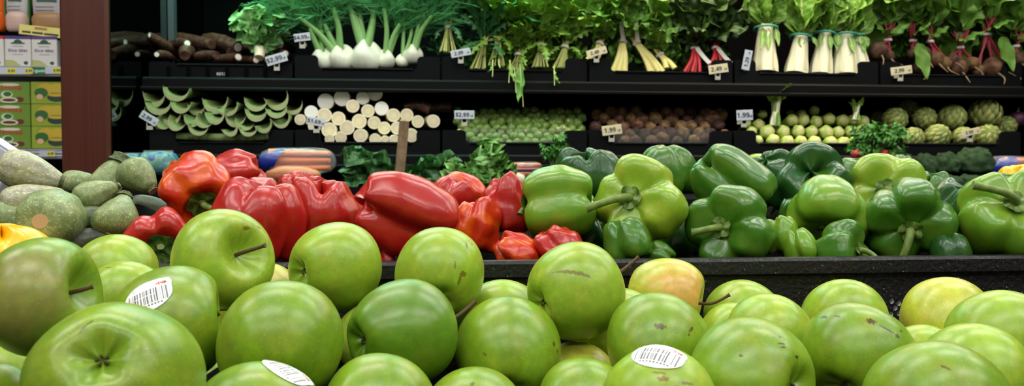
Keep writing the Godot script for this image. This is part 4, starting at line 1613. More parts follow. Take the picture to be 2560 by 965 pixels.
	var bract := MB.new()
	var bp := PackedVector3Array()
	for i in 6:
		for j in 5:
			var v := j / 2.0 - 1.0
			var u := i / 5.0
			bp.append(Vector3(v * 0.24 * pow(maxf(cos(u * 1.45), 0.02), 0.6), u * 0.62, -0.10 * v * v + 0.09 * sin(u * 2.4) - 0.14 * u * u))
	bract.grid(bp, 6, 5, false)
	var bmesh := bract.mesh()
	for k in 3:
		mat("bract_%d" % k, [c8(150, 160, 84), c8(128, 142, 72), c8(160, 158, 92)][k], 0.6)
	rng.seed = 36
	var arts := [[2238, 298, 66, 0], [2311, 295, 62, 1], [2380, 293, 72, 2], [2462, 285, 78, 3], [2514, 315, 56, 4], [2283, 344, 58, 1], [2344, 341, 68, 0], [2408, 343, 58, 1], [2470, 342, 68, 2], [2196, 300, 46, 4], [2270, 272, 52, 1]]
	var alab := ["smooth rounded artichoke at the bok choy end of the tray", "round olive green artichoke in the tray", "large tightly closed artichoke in the tray", "big artichoke with open leaf tips", "small artichoke lying at the side of the tray"]
	for i in arts.size():
		var s: Array = arts[i]
		var p := pl(s[0], s[1], 2.56 if i in [5, 6, 7, 8] else 2.64 if i < 9 else 2.78)
		var r: float = s[2] * mpp(p) * 0.5
		var ax := Vector3(rf(-0.5, 0.5), rf(0.3, 1.0), rf(0.4, 1.0))
		if s[3] == 3:
			ax = Vector3(0.2, 1, 0.2)
		t = thing("artichoke", "round olive green artichoke heaped in the artichoke tray" if i > 0 and i != 3 else alab[s[3]], "artichoke", Transform3D(aim(ax, rf(0, TAU)) * Basis.from_scale(Vector3.ONE * r), p), "artichokes in the tray" if i > 0 and i != 3 else "")
		part("heart", core, M.veg_rough, t)
		var nb := 44
		for k in nb:
			var u := (k + 0.5) / nb
			var psi := acos(lerpf(-0.92, 0.97, u))
			var phi := k * 2.39996
			var dn := Vector3(sin(psi) * cos(phi), cos(psi), sin(psi) * sin(phi))
			var tng := (Vector3.UP - dn * dn.y).normalized()
			var open := 0.05 + (0.42 if s[3] == 3 else 0.06) * u
			var yv := (tng + dn * open).normalized()
			part("bract", bmesh, M["bract_%d" % (k % 3)], t, Transform3D(basis_yz(yv, dn, Vector3.ONE * lerpf(1.1, 0.75, u)), dn * 0.86 - tng * 0.2))
		var stm := MB.new()
		stm.tube(PackedVector3Array([Vector3(0, -0.8, 0), Vector3(0, -1.12, 0)]), PackedFloat32Array([0.22, 0.2]), 10)
		part("stem", stm.mesh(), M.pale_butt, t)
	t = thing("purple_onion", "dark purple onion at the end of the artichoke tray", "onion", Transform3D(Basis.from_scale(Vector3.ONE * 0.03), pl(2544, 298, 2.66)))
	part("bulb", lump_mesh(95, 0.05, 0.8, Vector3(1, 0.95, 1), [l8(74, 34, 58), l8(110, 62, 84)]), M.veg_vertex, t)
	var on := MB.new()
	on.tube(PackedVector3Array([Vector3(0, 0.85, 0), Vector3(0.05, 1.2, 0), Vector3(0.2, 1.45, 0)]), PackedFloat32Array([0.2, 0.1, 0.06]), 8)
	part("neck", on.mesh(), M.cut_tan, t)
	price_tag(372, 296, DL - 0.012, 46, 20, -0.55, "2.99", "tilted white price tag at the mirror end of the aloe tray")
	price_tag(790, 304, DL - 0.03, 46, 20, -0.16, "$1.69", "white price tag in front of the daikon radishes")
	price_tag(1161, 287, DL - 0.02, 50, 21, 0.0, "$2.99", "white price tag above the brussels sprouts")
	price_tag(1530, 325, DL - 0.02, 50, 24, 0.13, "1.99", "cream price tag in front of the loose beets", true)
	price_tag(1862, 288, DL - 0.0, 42, 26, 0.05, "1.99", "pale price tag beside the baby bok choy")
	price_tag(2428, 330, DL - 0.02, 50, 16, 0.22, "2.50", "small tilted price tag in front of the artichokes", true)


# ---------------------------------------------------------------- upper shelf
func frond_mesh(sd: int) -> ArrayMesh:
	var m := MB.new()
	var r := RandomNumberGenerator.new()
	r.seed = sd
	var strip := func(a: Vector3, b: Vector3, w: float) -> void:
		var s := (b - a).cross(Vector3(r.randf_range(-1, 1), 0.2, 1)).normalized() * w
		var mid := (a + b) * 0.5 + Vector3(0, 0, 0.01)
		m.grid(PackedVector3Array([a - s, a + s, mid - s * 0.8, mid + s * 0.8, b - s * 0.2, b + s * 0.2]), 3, 2, false)
	strip.call(Vector3.ZERO, Vector3(0, 0.2, 0.03), 0.0016)
	for k in 11:
		var y := 0.03 + 0.165 * k / 10.0
		var sd_ := -1.0 if k % 2 else 1.0
		var l := 0.085 * (1.0 - 0.06 * k)
		var d := Vector3(sd_ * r.randf_range(0.5, 1.0), r.randf_range(0.5, 0.9), r.randf_range(-0.5, 0.5)).normalized()
		var a := Vector3(0, y, 0.03 * y / 0.2)
		strip.call(a, a + d * l, 0.0012)
		for q in 9:
			var b := a + d * l * (0.2 + 0.8 * q / 8.0)
			var e := (d + Vector3(r.randf_range(-1, 1), r.randf_range(-0.4, 1), r.randf_range(-1, 1)) * 0.8).normalized()
			strip.call(b, b + e * l * 0.55, 0.001)
	return m.mesh()

func upper_shelf() -> void:
	var t: Node3D
	build_tray(0, y_up, D, "black slotted crate of brown cassava roots on upper shelf", true)
	build_tray(1, y_up, D, "black tray of fennel on the upper shelf")
	build_tray(2, y_up, D, "black tray of dandelion greens on the upper shelf")
	build_tray(3, y_up, D, "black tray of chard bunches on the upper shelf")
	build_tray(4, y_up, D, "black tray of bok choy heads on the upper shelf")
	build_tray(5, y_up, D, "black tray of bunched beets on the upper shelf")
	# cassava
	rng.seed = 41
	var cas := [[370, 88, 430, 126, 24, 2.56, true], [468, 108, 425, 118, 25, 2.62, true], [530, 112, 452, 96, 30, 2.66, false], [595, 118, 528, 100, 36, 2.62, true], [392, 136, 430, 150, 22, 2.54, true], [462, 139, 474, 128, 30, 2.55, false], [540, 138, 482, 148, 26, 2.54, false], [596, 143, 548, 150, 26, 2.54, true], [640, 150, 606, 152, 22, 2.54, true], [700, 112, 728, 122, 24, 2.62, true], [714, 134, 690, 128, 24, 2.56, true], [505, 120, 560, 112, 30, 2.7, false], [640, 112, 690, 96, 28, 2.7, false], [400, 112, 452, 120, 24, 2.68, false], [575, 132, 630, 126, 26, 2.62, false], [668, 148, 712, 146, 22, 2.54, false]]
	for i in cas.size():
		var s: Array = cas[i]
		var a := ps(s[0], s[1], s[5] - 0.02)
		var b := ps(s[2], s[3], s[5] + 0.12)
		var r: float = s[4] * mpp(a) * 0.5
		t = thing("cassava", "brown waxy cassava root heaped in the slotted crate", "cassava", Transform3D(), "cassava roots in the crate")
		var d := (b - a).normalized()
		var mid := a.lerp(b, 0.5) + Vector3(rf(-0.006, 0.006), rf(-0.004, 0.008), 0)
		var p := path3([a, mid, b, b + d * 0.05])
		var rr := PackedFloat32Array()
		for k in p.size():
			var u := float(k) / (p.size() - 1)
			rr.append(r * (0.62 + 0.5 * sin(PI * clampf(u * 0.9 + 0.1, 0, 1))) * (1.0 + rf(-0.05, 0.05)))
		var m := MB.new()
		m.tube(p, rr, 14)
		part("root", m.mesh(), M.cassava_skin, t)
		if s[6]:
			var e := MB.new()
			e.tube(PackedVector3Array([a - d * 0.0012, a + d * 0.002]), PackedFloat32Array([rr[0] * 0.72, rr[0] * 0.86]), 14)
			part("cut_end", e.mesh(), M.cassava_cut, t)
	# lettuce head
	rng.seed = 42
	var lb := ps(650, 136, D + 0.03)
	t = thing("lettuce", "frilly light green lettuce head lying on the cassava roots", "lettuce")
	var ls := leaf_set(3, {"L": 0.155, "W": 0.052, "bend": 0.5, "cup": 0.35, "ruf": 0.32, "rfq": 3.5, "kind": 2, "crk": 0.3, "jag": 0.06, "nu": 20, "nv": 10})
	fan(t, "leaf", ls, M.leaf_lettuce, 16, lb + Vector3(0, 0.004, -0.01), Vector3(0, 1, -0.15), 0.5, Vector2(0.8, 1.2), 0.004, 0.6, 0.012)
	stalk(t, "stump", [lb + Vector3(0, -0.012, 0.012), lb + Vector3(0, 0.02, -0.004)], 0.015, 0.02, M.bok_stem, 12)
	stalk(t, "cut_end", [lb + Vector3(0, -0.0135, 0.0135), lb + Vector3(0, -0.012, 0.012)], 0.013, 0.0148, M.cut_tan, 12)
	# fennel
	rng.seed = 43
	var fm := [frond_mesh(1), frond_mesh(2), frond_mesh(3), frond_mesh(4)]
	var fen := [[806, 150, 46, [[752, 32], [775, 70], [800, 40]]], [854, 147, 52, [[748, 44], [812, 60], [832, 20]]], [914, 144, 64, [[870, -5], [884, 30], [893, -10], [935, 5]]], [965, 150, 38, [[1000, 60], [1040, 0], [960, 20]]], [1006, 153, 26, [[1030, 70], [1010, 30]]], [1031, 138, 40, [[1046, 60], [1060, 10], [1080, 40]]]]
	var fl := ["fennel bulb at the lettuce end of its tray", "second fennel bulb from the lettuce with stalks leaning aside", "largest white fennel bulb in its tray", "fennel bulb beside the largest one with stalks leaning to the dandelions", "smallest half-hidden fennel bulb", "fennel bulb beside the dandelion greens"]
	for i in fen.size():
		var s: Array = fen[i]
		var c := ps(s[0], s[1], D + 0.05)
		var k := mpp(c)
		var r: float = s[2] * k * 0.62
		t = thing("fennel", fl[i], "fennel", Transform3D(), "fennel in the tray")
		var ph := rf(0, TAU)
		var body := blob(func(psi: float, phi: float) -> Vector3:
			var y := cos(psi)
			var rho := pow(sin(psi), 0.75) * lerpf(1.0, 0.8, smoothstep(0.0, 1.0, y)) * (1.0 + 0.15 * cos(3.0 * phi + ph) * smoothstep(-1.0, 0.4, y) + 0.02 * cos(17.0 * phi))
			return Vector3(rho * cos(phi) * 1.06, y * 0.92 + 0.22 * cos(3.0 * phi + ph) * maxf(y, 0.0), rho * sin(phi) * 0.85), 20, 48)
		part("bulb", body, M.bulb_white, t, Transform3D(Basis.from_scale(Vector3.ONE * r), c))
		for q in s[3]:
			var tip := ps(q[0], q[1], D + 0.03 + rf(-0.02, 0.04))
			var st := c + (tip - c).normalized() * r * 0.75
			stalk(t, "stalk", [st, st.lerp(tip, 0.5) + Vector3(rf(-0.01, 0.01), 0.006, 0), tip], r * 0.3, 0.0065, M.fennel_stem, 8)
			for f in 20:
				var u := rf(0.45, 1.05)
				var dv := ((tip - st).normalized() + Vector3(rf(-0.9, 0.9), rf(-0.1, 0.7), rf(-0.9, 0.1))).normalized()
				part("frond", fm[rng.randi() % 4], M.fennel_frond, t, Transform3D(basis_yz(dv, Vector3(rf(-1, 1), 0, 1), Vector3.ONE * rf(0.6, 1.15)), st.lerp(tip, u) + Vector3(0, 0, -0.012)))
	# dandelion greens
	rng.seed = 44
	var dl := leaf_set(4, {"L": 0.22, "W": 0.034, "bend": 0.9, "cup": 0.35, "ruf": 0.25, "rfq": 3.0, "kind": 0, "crk": 0.2, "nu": 18, "nv": 8})
	var dj := leaf_set(3, {"L": 0.23, "W": 0.032, "bend": 1.1, "cup": 0.3, "ruf": 0.2, "kind": 1, "nu": 26, "nv": 4})
	for a in [[1120, 130, 1120, 70, true, 9, "dandelion bunch mingling with the fennel fronds"], [1195, 172, 1210, 108, true, 15, "dandelion bunch standing behind its white price tag"], [1290, 176, 1296, 138, false, 22, "dandelion bunch with leaves hanging over the shelf edge"], [1400, 170, 1412, 118, false, 16, "dandelion bunch at the chard end of its tray"], [1350, 168, 1352, 112, false, 12, "dandelion bunch between the drooping bunch and the chard end"], [1240, 165, 1245, 100, false, 12, "dandelion bunch between the price tag and the drooping bunch"]]:
		var b := ps(a[0], a[1], D + 0.03)
		var q := ps(a[2], a[3], D + 0.06)
		var ax := (q - b).normalized()
		t = thing("dandelion_bunch", a[6], "greens", Transform3D(), "bunches of dandelion greens")
		for k in 24:
			var o := Vector3(rf(-1, 1), 0, rf(-0.6, 0.6))
			stalk(t, "stalk", [b + o * 0.03, q + o * 0.009, q + ax * 0.06 + o * 0.03, q + ax * rf(0.09, 0.15) + o * 0.07 + Vector3(0, 0, 0.015)], 0.0018, 0.0011, M.stem_pale, 5)
		var lm: Material = M.leaf_dandelion_cool if a[4] else M.leaf_dandelion
		fan(t, "leaf", dl, lm, a[5], q + ax * 0.01, Vector3(ax.x, 1, -0.25), 0.7, Vector2(0.7, 1.1), 0.02, 0.7, 0.014)
		fan(t, "leaf", dj, lm, int(a[5] * 0.7), q + ax * 0.015, Vector3(ax.x, 1, 0.1), 0.85, Vector2(0.65, 1.0), 0.015, 0.6, 0.014)
		fan(t, "leaf", dj, lm, 5, q + ax * 0.01, Vector3(0, 0.8, 1), 1.1, Vector2(0.35, 0.6), 0.0, 1.0, 0.02)
		fan(t, "leaf", dl, lm, 10, b + Vector3(0, 0.0, -0.05), Vector3(0, 1, -0.1), 0.8, Vector2(0.45, 0.75), 0.0, 0.3, 0.04)
		ring(t, "tie", q, ax, 0.0125, 0.0035, M.tie_white, 1.6, 0.7)
		if a[0] == 1290:
			for h in [[1275, 150, 1272, 215, 0.9], [1300, 160, 1308, 275, 1.25], [1286, 170, 1290, 240, 0.8], [1385, 165, 1386, 222, 0.75], [1232, 150, 1231, 200, 0.6], [1246, 150, 1250, 178, 0.5]]:
				var p0 := ps(h[0], h[1], D - 0.03)
				var p1 := ps(h[2], h[3], D - 0.075)
				part("leaf", dl[rng.randi() % 2] if h[4] > 0.85 else dj[rng.randi() % 3], M.leaf_chard, t, Transform3D(basis_yz(p1 - p0, Vector3(rf(-0.9, 0.9), 0, 1), Vector3(h[4] * 0.4, p0.distance_to(p1) / 0.22, h[4] * 0.35)), p0))
				stalk(t, "stalk", [p0, p0.lerp(p1, 0.4) + Vector3(0, 0, 0.004), p1 + Vector3(0, 0.01, 0.003)], 0.002, 0.0012, M.stem_pale, 5)
	# chard, yellow and red
	rng.seed = 45
	var cl := leaf_set(4, {"L": 0.23, "W": 0.075, "bend": 0.8, "cup": 0.35, "ruf": 0.22, "rfq": 2.5, "kind": 0, "crk": 0.3, "nu": 22, "nv": 12})
	for a in [[1548, 178, 1556, 104, "y", 3, 1530, "pale yellow-stemmed chard bunch with straight stalks"], [1640, 180, 1592, 108, "y", 4, 1600, "yellow-stemmed chard bunch whose thick stalks sweep aside"], [1675, 172, 1650, 138, "s", 2, 1650, "small short chard bunch lying beside the red chard"], [1730, 180, 1738, 122, "r", 5, 1740, "bright red-stemmed chard bunch with a paper tag"], [1785, 168, 1790, 122, "r", 3, 1790, "dark red-stemmed chard bunch behind the cream price tag"], [1480, 150, 1500, 110, "y", 2, 1490, "yellow chard bunch half hidden by a cream price tag"]]:
		var b := ps(a[0], a[1], D + 0.03)
		var q := ps(a[2], a[3], D + 0.06)
		var ax := (q - b).normalized()
		var isred: bool = a[4] == "r"
		t = thing("red_chard_bunch" if isred else "yellow_chard_bunch", a[7], "chard", Transform3D(), "red chard bunches" if isred else "yellow chard bunches")
		for k in a[5]:
			var o := Vector3((k + 0.5) / float(a[5]) * 2.0 - 1.0, 0, rf(-0.3, 0.3))
			stalk(t, "stalk", [b + o * (0.034 if isred else 0.03), b.lerp(q, 0.5) + o * 0.018 + Vector3(0.004, 0, 0.004), q + o * 0.008, q + ax * 0.04 + o * 0.014], 0.0112 if not isred else 0.0065, 0.005, M.stem_red if isred else M.stem_yellow, 8, 0.7)
		var top := Vector3(ps(a[6], 0, D + 0.12).x, q.y + 0.2, q.z - 0.05)
		var lm: Material = M.leaf_chard_red if isred else M.leaf_chard
		fan(t, "leaf", cl, lm, 11 if a[4] != "s" else 6, q + ax * 0.01, (top - q).normalized(), 0.62, Vector2(0.6, 1.0) if a[4] != "s" else Vector2(0.3, 0.45), 0.02, 0.8, 0.012)
		fan(t, "leaf", cl, lm, 4, q + ax * 0.03, Vector3(0, 1, 0.6), 0.5, Vector2(0.45, 0.65), 0.0, 1.0, 0.01)
		fan(t, "leaf", cl, lm, 5, b + Vector3(0, 0.01, -0.07), Vector3(0, 1, -0.1), 0.6, Vector2(0.45, 0.7), 0.0, 0.3, 0.03)
		ring(t, "tie", q, ax, 0.013, 0.004, M.tie_white, 1.5, 0.75)
		if a[4] != "s" and a[0] != 1480:
			part("paper_tag", leaf_mesh({"L": 0.075, "W": 0.0075, "kind": 3, "tip": 1.0, "bend": 0.5, "cup": 0.0}), M.paper_tag, t, Transform3D(basis_yz(Vector3(-0.3, 1, 0.4) if not isred else Vector3(0.5, -0.8, 0.2), Vector3(0, 0, 1)), q + Vector3(0, 0, 0.018)))
	# bok choy heads
	rng.seed = 46
	var bk := leaf_set(3, {"L": 0.16, "W": 0.066, "bend": 0.5, "cup": 0.3, "ruf": 0.14, "rfq": 1.6, "kind": 0, "crk": 0.18, "nu": 18, "nv": 10})
	for a in [[1912, 178, 1914, 72, 58, 9, "bok choy head with the widest fan of leaves"], [1990, 181, 2002, 94, 52, 8, "second bok choy head from the upended price tag"], [2052, 183, 2062, 86, 50, 8, "middle bok choy head of the five"], [2112, 184, 2112, 90, 58, 8, "broad bok choy head beside the leaning one"], [2152, 172, 2140, 92, 40, 6, "narrow bok choy head leaning beside the beets"]]:
		var b := ps(a[0], a[1], D + 0.035)
		var q := ps(a[2], a[3], D + 0.05)
		var ax := (q - b).normalized()
		var w: float = a[4] * mpp(b) * 0.82
		var hg := b.distance_to(q)
		t = thing("bok_choy", a[6], "bok choy", Transform3D(), "bok choy heads in the tray")
		for k in 8:
			var an := TAU * (k + 0.25) / 8.0
			var o := Vector3(cos(an), 0, sin(an))
			var lay := 1.0 if k % 2 == 0 else 0.72
			part("stem", leaf_mesh({"L": hg * 1.12, "W": w * 0.62, "kind": 3, "tip": 0.5, "bend": -0.12, "cup": -0.5, "ph": 0.5 * k, "nu": 16, "nv": 8}), M.bok_stem, t, Transform3D(basis_yz(ax - o * 0.06, o), b + o * w * 0.62 * lay))
		stalk(t, "butt", [b + ax * -0.002, b + ax * 0.012], w * 0.4, w * 0.55, M.bok_stem, 14)
		fan(t, "leaf", bk, M.leaf_bok, int(a[5]) + 3, q + ax * 0.002, ax + Vector3(0, 0, -0.1), 0.46, Vector2(0.75, 1.1), 0.006, 0.8, 0.012)
		for k in 3:
			if rng.randf() < 0.25:
				continue
			var o := Vector3(-0.8 + 0.8 * k + rf(-0.3, 0.3), 0, 0.6)
			part("leaf", bk[k], M.leaf_bok, t, Transform3D(basis_yz(-ax + o * rf(0.0, 0.4), Vector3(rf(-0.5, 0.5), 0, 1), Vector3(rf(0.16, 0.26), rf(0.25, 0.6), 0.16)), q + o * w * 0.6))
		ring(t, "tie", q, ax, w * 0.62, 0.003, M.tie_teal, 1.4)
	# bunched beets
	rng.seed = 47
	var bl := leaf_set(4, {"L": 0.17, "W": 0.05, "bend": 0.75, "cup": 0.3, "ruf": 0.22, "rfq": 2.5, "kind": 0, "crk": 0.2, "nu": 18, "nv": 10})
	var bm := []
	for k in 3:
		bm.append(lump_mesh(110 + k, 0.10, 0.8, Vector3(1, 0.95, 1), [[l8(74, 50, 40), l8(118, 88, 62)], [l8(126, 98, 62), l8(92, 66, 48)], [l8(66, 46, 42), l8(98, 74, 54)]][k], 14, 20))
	var bunches := [[[2195, 127, 40], [2222, 140, 26]], [[2308, 137, 36], [2304, 167, 36], [2284, 134, 26]], [[2338, 149, 36], [2361, 159, 32]], [[2395, 169, 42], [2381, 149, 28], [2429, 159, 32]], [[2481, 169, 46], [2446, 176, 28], [2505, 160, 34]], [[2545, 150, 36], [2525, 172, 30]]]
	var ties := [[2220, 100], [2283, 102], [2325, 104], [2401, 119], [2468, 86], [2540, 116]]
	var btl := ["beet bunch beside the bok choy", "beet bunch with a leaf drooping on the price tag", "beet bunch with thin upright red stems", "beet bunch with the largest cluster of beets", "beet bunch with paper tie high on its stems", "beet bunch at the far end beyond the others"]
	for i in 6:
		var q := ps(ties[i][0], ties[i][1], D + 0.05)
		t = thing("beet_bunch", btl[i], "beets", Transform3D(), "beet bunches in the tray")
		for bb in bunches[i]:
			var c := ps(bb[0], bb[1], D + 0.045)
			var r: float = bb[2] * mpp(c) * 0.57
			part("beet", bm[rng.randi() % 3], M.veg_rough, t, Transform3D(Basis.from_euler(Vector3(rf(0, 6), rf(0, 6), 0)) * Basis.from_scale(Vector3.ONE * r), c))
			stalk(t, "tail", [c + Vector3(0, -r * 0.6, r * 0.7), c + Vector3(rf(-0.01, 0.01), -r * 1.2, r * 1.5), c + Vector3(rf(-0.03, 0.03), -r * 1.8, r * 1.9)], 0.004, 0.001, M.stake_wood, 6)
			for k in 3:
				stalk(t, "stem", [c + Vector3(rf(-0.3, 0.3) * r, r * 0.8, 0), q + Vector3(rf(-0.008, 0.008), 0, rf(-0.006, 0.006)), q + Vector3(rf(-0.03, 0.03), 0.06, rf(-0.02, 0.02))], 0.0045, 0.0028, M.stem_beet, 6)
		fan(t, "leaf", bl, M.leaf_beet, 6, q + Vector3(0, -0.05, -0.06), Vector3(0, 1, -0.1), 0.6, Vector2(0.7, 1.0), 0.0, 0.3, 0.04)
		ring(t, "tie", q, Vector3(0, 1, 0), 0.012, 0.003, M.tie_white, 1.8, 0.8)
		fan(t, "leaf", bl, M.leaf_beet, 12, q + Vector3(0, 0.035, 0), Vector3(0, 1, -0.15), 0.6, Vector2(0.8, 1.25), 0.03, 0.8, 0.014)
		fan(t, "leaf", bl, M.leaf_beet, 3, q + Vector3(0, 0.02, 0), Vector3(0, 0.9, 0.8), 0.8, Vector2(0.35, 0.55), 0.0, 0.8, 0.012)
		if i in [1, 4]:
			part("leaf", bl[0], M.leaf_beet, t, Transform3D(basis_yz(Vector3(0.2 if i == 1 else 0.3, -1, 0.05), Vector3(0, 0, 1), Vector3(0.6, 0.8, 0.3)), q + Vector3(0.02 if i == 4 else -0.01, -0.015, 0.045)))
	price_tag(691, 147, D - 0.02, 52, 24, 0.3, "$2.99", "tilted white price tag beside the lettuce")
	price_tag(755, 93, D - 0.02, 40, 20, 0.14, "$4.99", "white price tag standing before the fennel tray corner")
	price_tag(1152, 132, D - 0.03, 50, 18, 0.2, "2.99", "white price tag in front of the dandelion greens")
	price_tag(1492, 130, D - 0.02, 52, 18, 0.28, "2.49", "cream price tag beside the yellow chard", true)
	price_tag(1796, 172, D - 0.02, 50, 22, 0.15, "2.49", "cream price tag beside the red chard", true)
	price_tag(1868, 150, D - 0.02, 50, 20, 1.38, "1.29", "price tag turned on its end beside the bok choy")
	price_tag(2254, 176, D - 0.035, 56, 20, 0.13, "2.99", "cream price tag under a beet leaf", true)


# ---------------------------------------------------------------- on the deck of the case
func carrot(a: Vector3, b: Vector3, r: float, label: String, group: String) -> void:
	var t := thing("carrot", label, "carrot", Transform3D(), group)
	var m := MB.new()
	var p := path3([a, a.lerp(b, 0.5) + Vector3(0, rf(-0.002, 0.002), 0), b])
	m.tube(p, taper(p.size(), r, r * 0.55), 10, l8(226, 116, 46).lerp(l8(236, 146, 84), rng.randf()))
	part("root", m.mesh(), M.carrot_skin, t)
	stalk(t, "crown", [a, a - (b - a).normalized() * 0.006], r * 0.5, r * 0.4, M.pepper_calyx, 8)

func deck() -> void:
	var t: Node3D
	rng.seed = 51
	var d := 2.25
	# bags of carrots
	for a in [[744, 402, 92, 33, "bag_blue", "bag of carrots with a dark blue printed end behind the red peppers", 0.0], [1315, 424, 42, 20, "bag_purple", "orange carrot bag with a purple stripe behind the red peppers", 0.0], [2535, 418, 60, 28, "bag_blue", "bag of carrots with a blue end beside the broccoli", 0.06]]:
		var c := ps(a[0], a[1], d)
		var k := mpp(c)
		var hw: float = a[2] * k
		var hh: float = a[3] * k
		t = thing("carrot_bag", a[5], "bag", Transform3D(Basis(Vector3(0, 0, 1), -a[6]), c))
		part("film", pillow(Vector3(hw, hh, 0.05), 0.45), M.clear_film, t)
		for q in 6:
			var yy := (q % 3 - 1) * hh * 0.58
			var zz := 0.018 - 0.036 * (q / 3)
			carrot(c + Vector3(-hw * 0.72, yy, zz), c + Vector3(hw * 0.85, yy + rf(-0.003, 0.003), zz), hh * 0.33, "orange carrot inside the clear bag behind red peppers" if a[0] == 744 else "orange carrot in the purple striped bag" if a[0] == 1315 else "orange carrot inside the bag next to broccoli", "carrots in the bag %d" % [744, 1315, 2535].find(a[0]))
		if a[4] == "bag_blue":
			var e := MB.new()
			var pts := PackedVector3Array()
			for i in 9:
				for j in 25:
					var an := TAU * (j % 24) / 24.0
					var u := i / 8.0
					var sx := lerpf(-1.03, -0.45, u) * hw + (0.02 * sin(an) * u)
					var f := sqrt(maxf(0.03, 1.0 - pow(absf(lerpf(-1.0, -0.45, u)), 4.0))) * 1.03
					pts.append(Vector3(sx, sin(an) * hh * f, cos(an) * 0.051 * f))
			e.grid(pts, 9, 25, true)
			part("printed_end", e.mesh(), M.bag_blue, t, Transform3D(), "dark blue printed film")
		else:
			boxpart("printed_band", Vector3(-hw * 0.9, -hh * 0.3, 0.047), Vector3(hw * 0.95, hh * 0.05, 0.052), M.bag_purple, t, 0.002)
	t = thing("sweet_potato", "smooth tan orange sweet potato behind the red peppers", "sweet potato", Transform3D(Basis.from_scale(Vector3(0.075, 0.026, 0.03)), ps(735, 437, 2.1)))
	part("root", lump_mesh(130, 0.12, 0.8, Vector3(1, 1, 1), [l8(196, 126, 84), l8(176, 104, 70)], 16, 24), M.veg_vertex, t)
	var tp := MB.new()
	tp.tube(PackedVector3Array([Vector3(-0.97, 0, 0), Vector3(-1.1, 0.05, 0)]), PackedFloat32Array([0.16, 0.06]), 8)
	part("tip", tp.mesh(), M.stake_wood, t)
	# collard bunches
	var cl := leaf_set(4, {"L": 0.19, "W": 0.06, "bend": 0.35, "cup": 0.3, "ruf": 0.2, "rfq": 2.0, "kind": 0, "crk": 0.5, "nu": 16, "nv": 10})
	for a in [[1000, 452, Vector3(-1, 0.2, 0.1), 14, "collard bunch of dark leaves pointing towards the carrots"], [1000, 456, Vector3(1, 0.02, 0.2), 10, "collard bunch with twist ties pointing away from the carrots"]]:
		var c := ps(a[0], a[1], 2.22)
		t = thing("collard_bunch", a[4], "greens")
		fan(t, "leaf", cl, M.leaf_collard, a[3], c, a[2], 0.3, Vector2(0.7, 1.0), 0.01, 0.7, 0.02)
		for k in 5:
			stalk(t, "stalk", [c - a[2] * 0.03 + Vector3(0, rf(-0.02, 0.0), rf(-0.02, 0.02)), c + a[2] * 0.03], 0.004, 0.003, M.fennel_stem, 6)
		ring(t, "tie", c + a[2] * 0.035 + Vector3(0, 0.005, 0), a[2], 0.036, 0.002, M.tie_teal)
	# romaine
	var rl := leaf_set(3, {"L": 0.15, "W": 0.042, "bend": 0.7, "cup": 0.3, "ruf": 0.4, "rfq": 4.0, "kind": 2, "crk": 0.6, "jag": 0.08, "nu": 20, "nv": 10})
	for a in [[1290, 445, Vector3(-1, 0.3, 0.3), "frilly romaine lettuce lying behind the red peppers"], [1190, 462, Vector3(-1, 0.12, 0.2), "flatter romaine lettuce lying beside the collard bunch"]]:
		var c := ps(a[0], a[1], 2.2)
		t = thing("romaine_lettuce", a[3], "lettuce")
		fan(t, "leaf", rl, M.leaf_romaine, 14, c, a[2], 0.32, Vector2(0.7, 1.0), 0.01, 0.8, 0.015)
		stalk(t, "stump", [c - a[2] * 0.02, c + a[2] * 0.03], 0.016, 0.02, M.bok_stem, 12)
	# parsley
	rng.seed = 52
	var pl := leaf_set(2, {"L": 0.032, "W": 0.013, "bend": 0.6, "cup": 0.3, "ruf": 0.6, "rfq": 3.0, "kind": 1, "nu": 10, "nv": 4})
	var c0 := ps(1385, 425, 2.2)
	t = thing("parsley_bunch", "small bunch of curly parsley behind the green peppers", "parsley")
	for k in 16:
		var tip := c0 + Vector3(rf(-0.04, 0.04), rf(0.03, 0.085), rf(-0.02, 0.03))
		stalk(t, "stalk", [c0 + Vector3(rf(-0.008, 0.008), -0.03, 0), c0.lerp(tip, 0.5), tip], 0.0012, 0.0009, M.fennel_stem, 5)
		fan(t, "leaf", pl, M.leaf_parsley, 6, tip, Vector3(0, 1, 0.2), 1.0, Vector2(0.6, 1.1), 0.0, 1.0, 0.004)
	# radishes
	rng.seed = 53
	var rc := ps(2180, 408, 2.2)
	t = thing("radish_bunch", "bunch of red radishes with leafy green tops beside the broccoli", "radish")
	for a in [[2225, 402, 20], [2142, 386, 12], [2163, 404, 15], [2190, 418, 16], [2210, 385, 12]]:
		var c := ps(a[0], a[1], 2.17)
		part("radish", lump_mesh(140, 0.05, 0.8, Vector3(1, 1, 1), [l8(190, 40, 54), l8(160, 24, 44)], 12, 16), M.veg_vertex, t, Transform3D(Basis.from_scale(Vector3.ONE * a[2] * mpp(c)), c))
		stalk(t, "stalk", [c, c.lerp(rc, 0.6) + Vector3(0, 0.02, 0), rc + Vector3(0, 0.04, 0)], 0.003, 0.002, M.fennel_stem, 5)
	for k in 22:
		var tip := rc + Vector3(rf(-0.065, 0.07), rf(0.0, 0.095), rf(-0.01, 0.04))
		stalk(t, "stalk", [rc, rc.lerp(tip, 0.5) + Vector3(0, 0.012, 0), tip], 0.0016, 0.001, M.fennel_stem, 5)
		fan(t, "leaf", pl, M.leaf_parsley, 5, tip, Vector3(0, 0.6, 0.6), 1.0, Vector2(0.8, 1.7), 0.0, 1.0, 0.006)
	# broccoli
	rng.seed = 54
	var bro := []
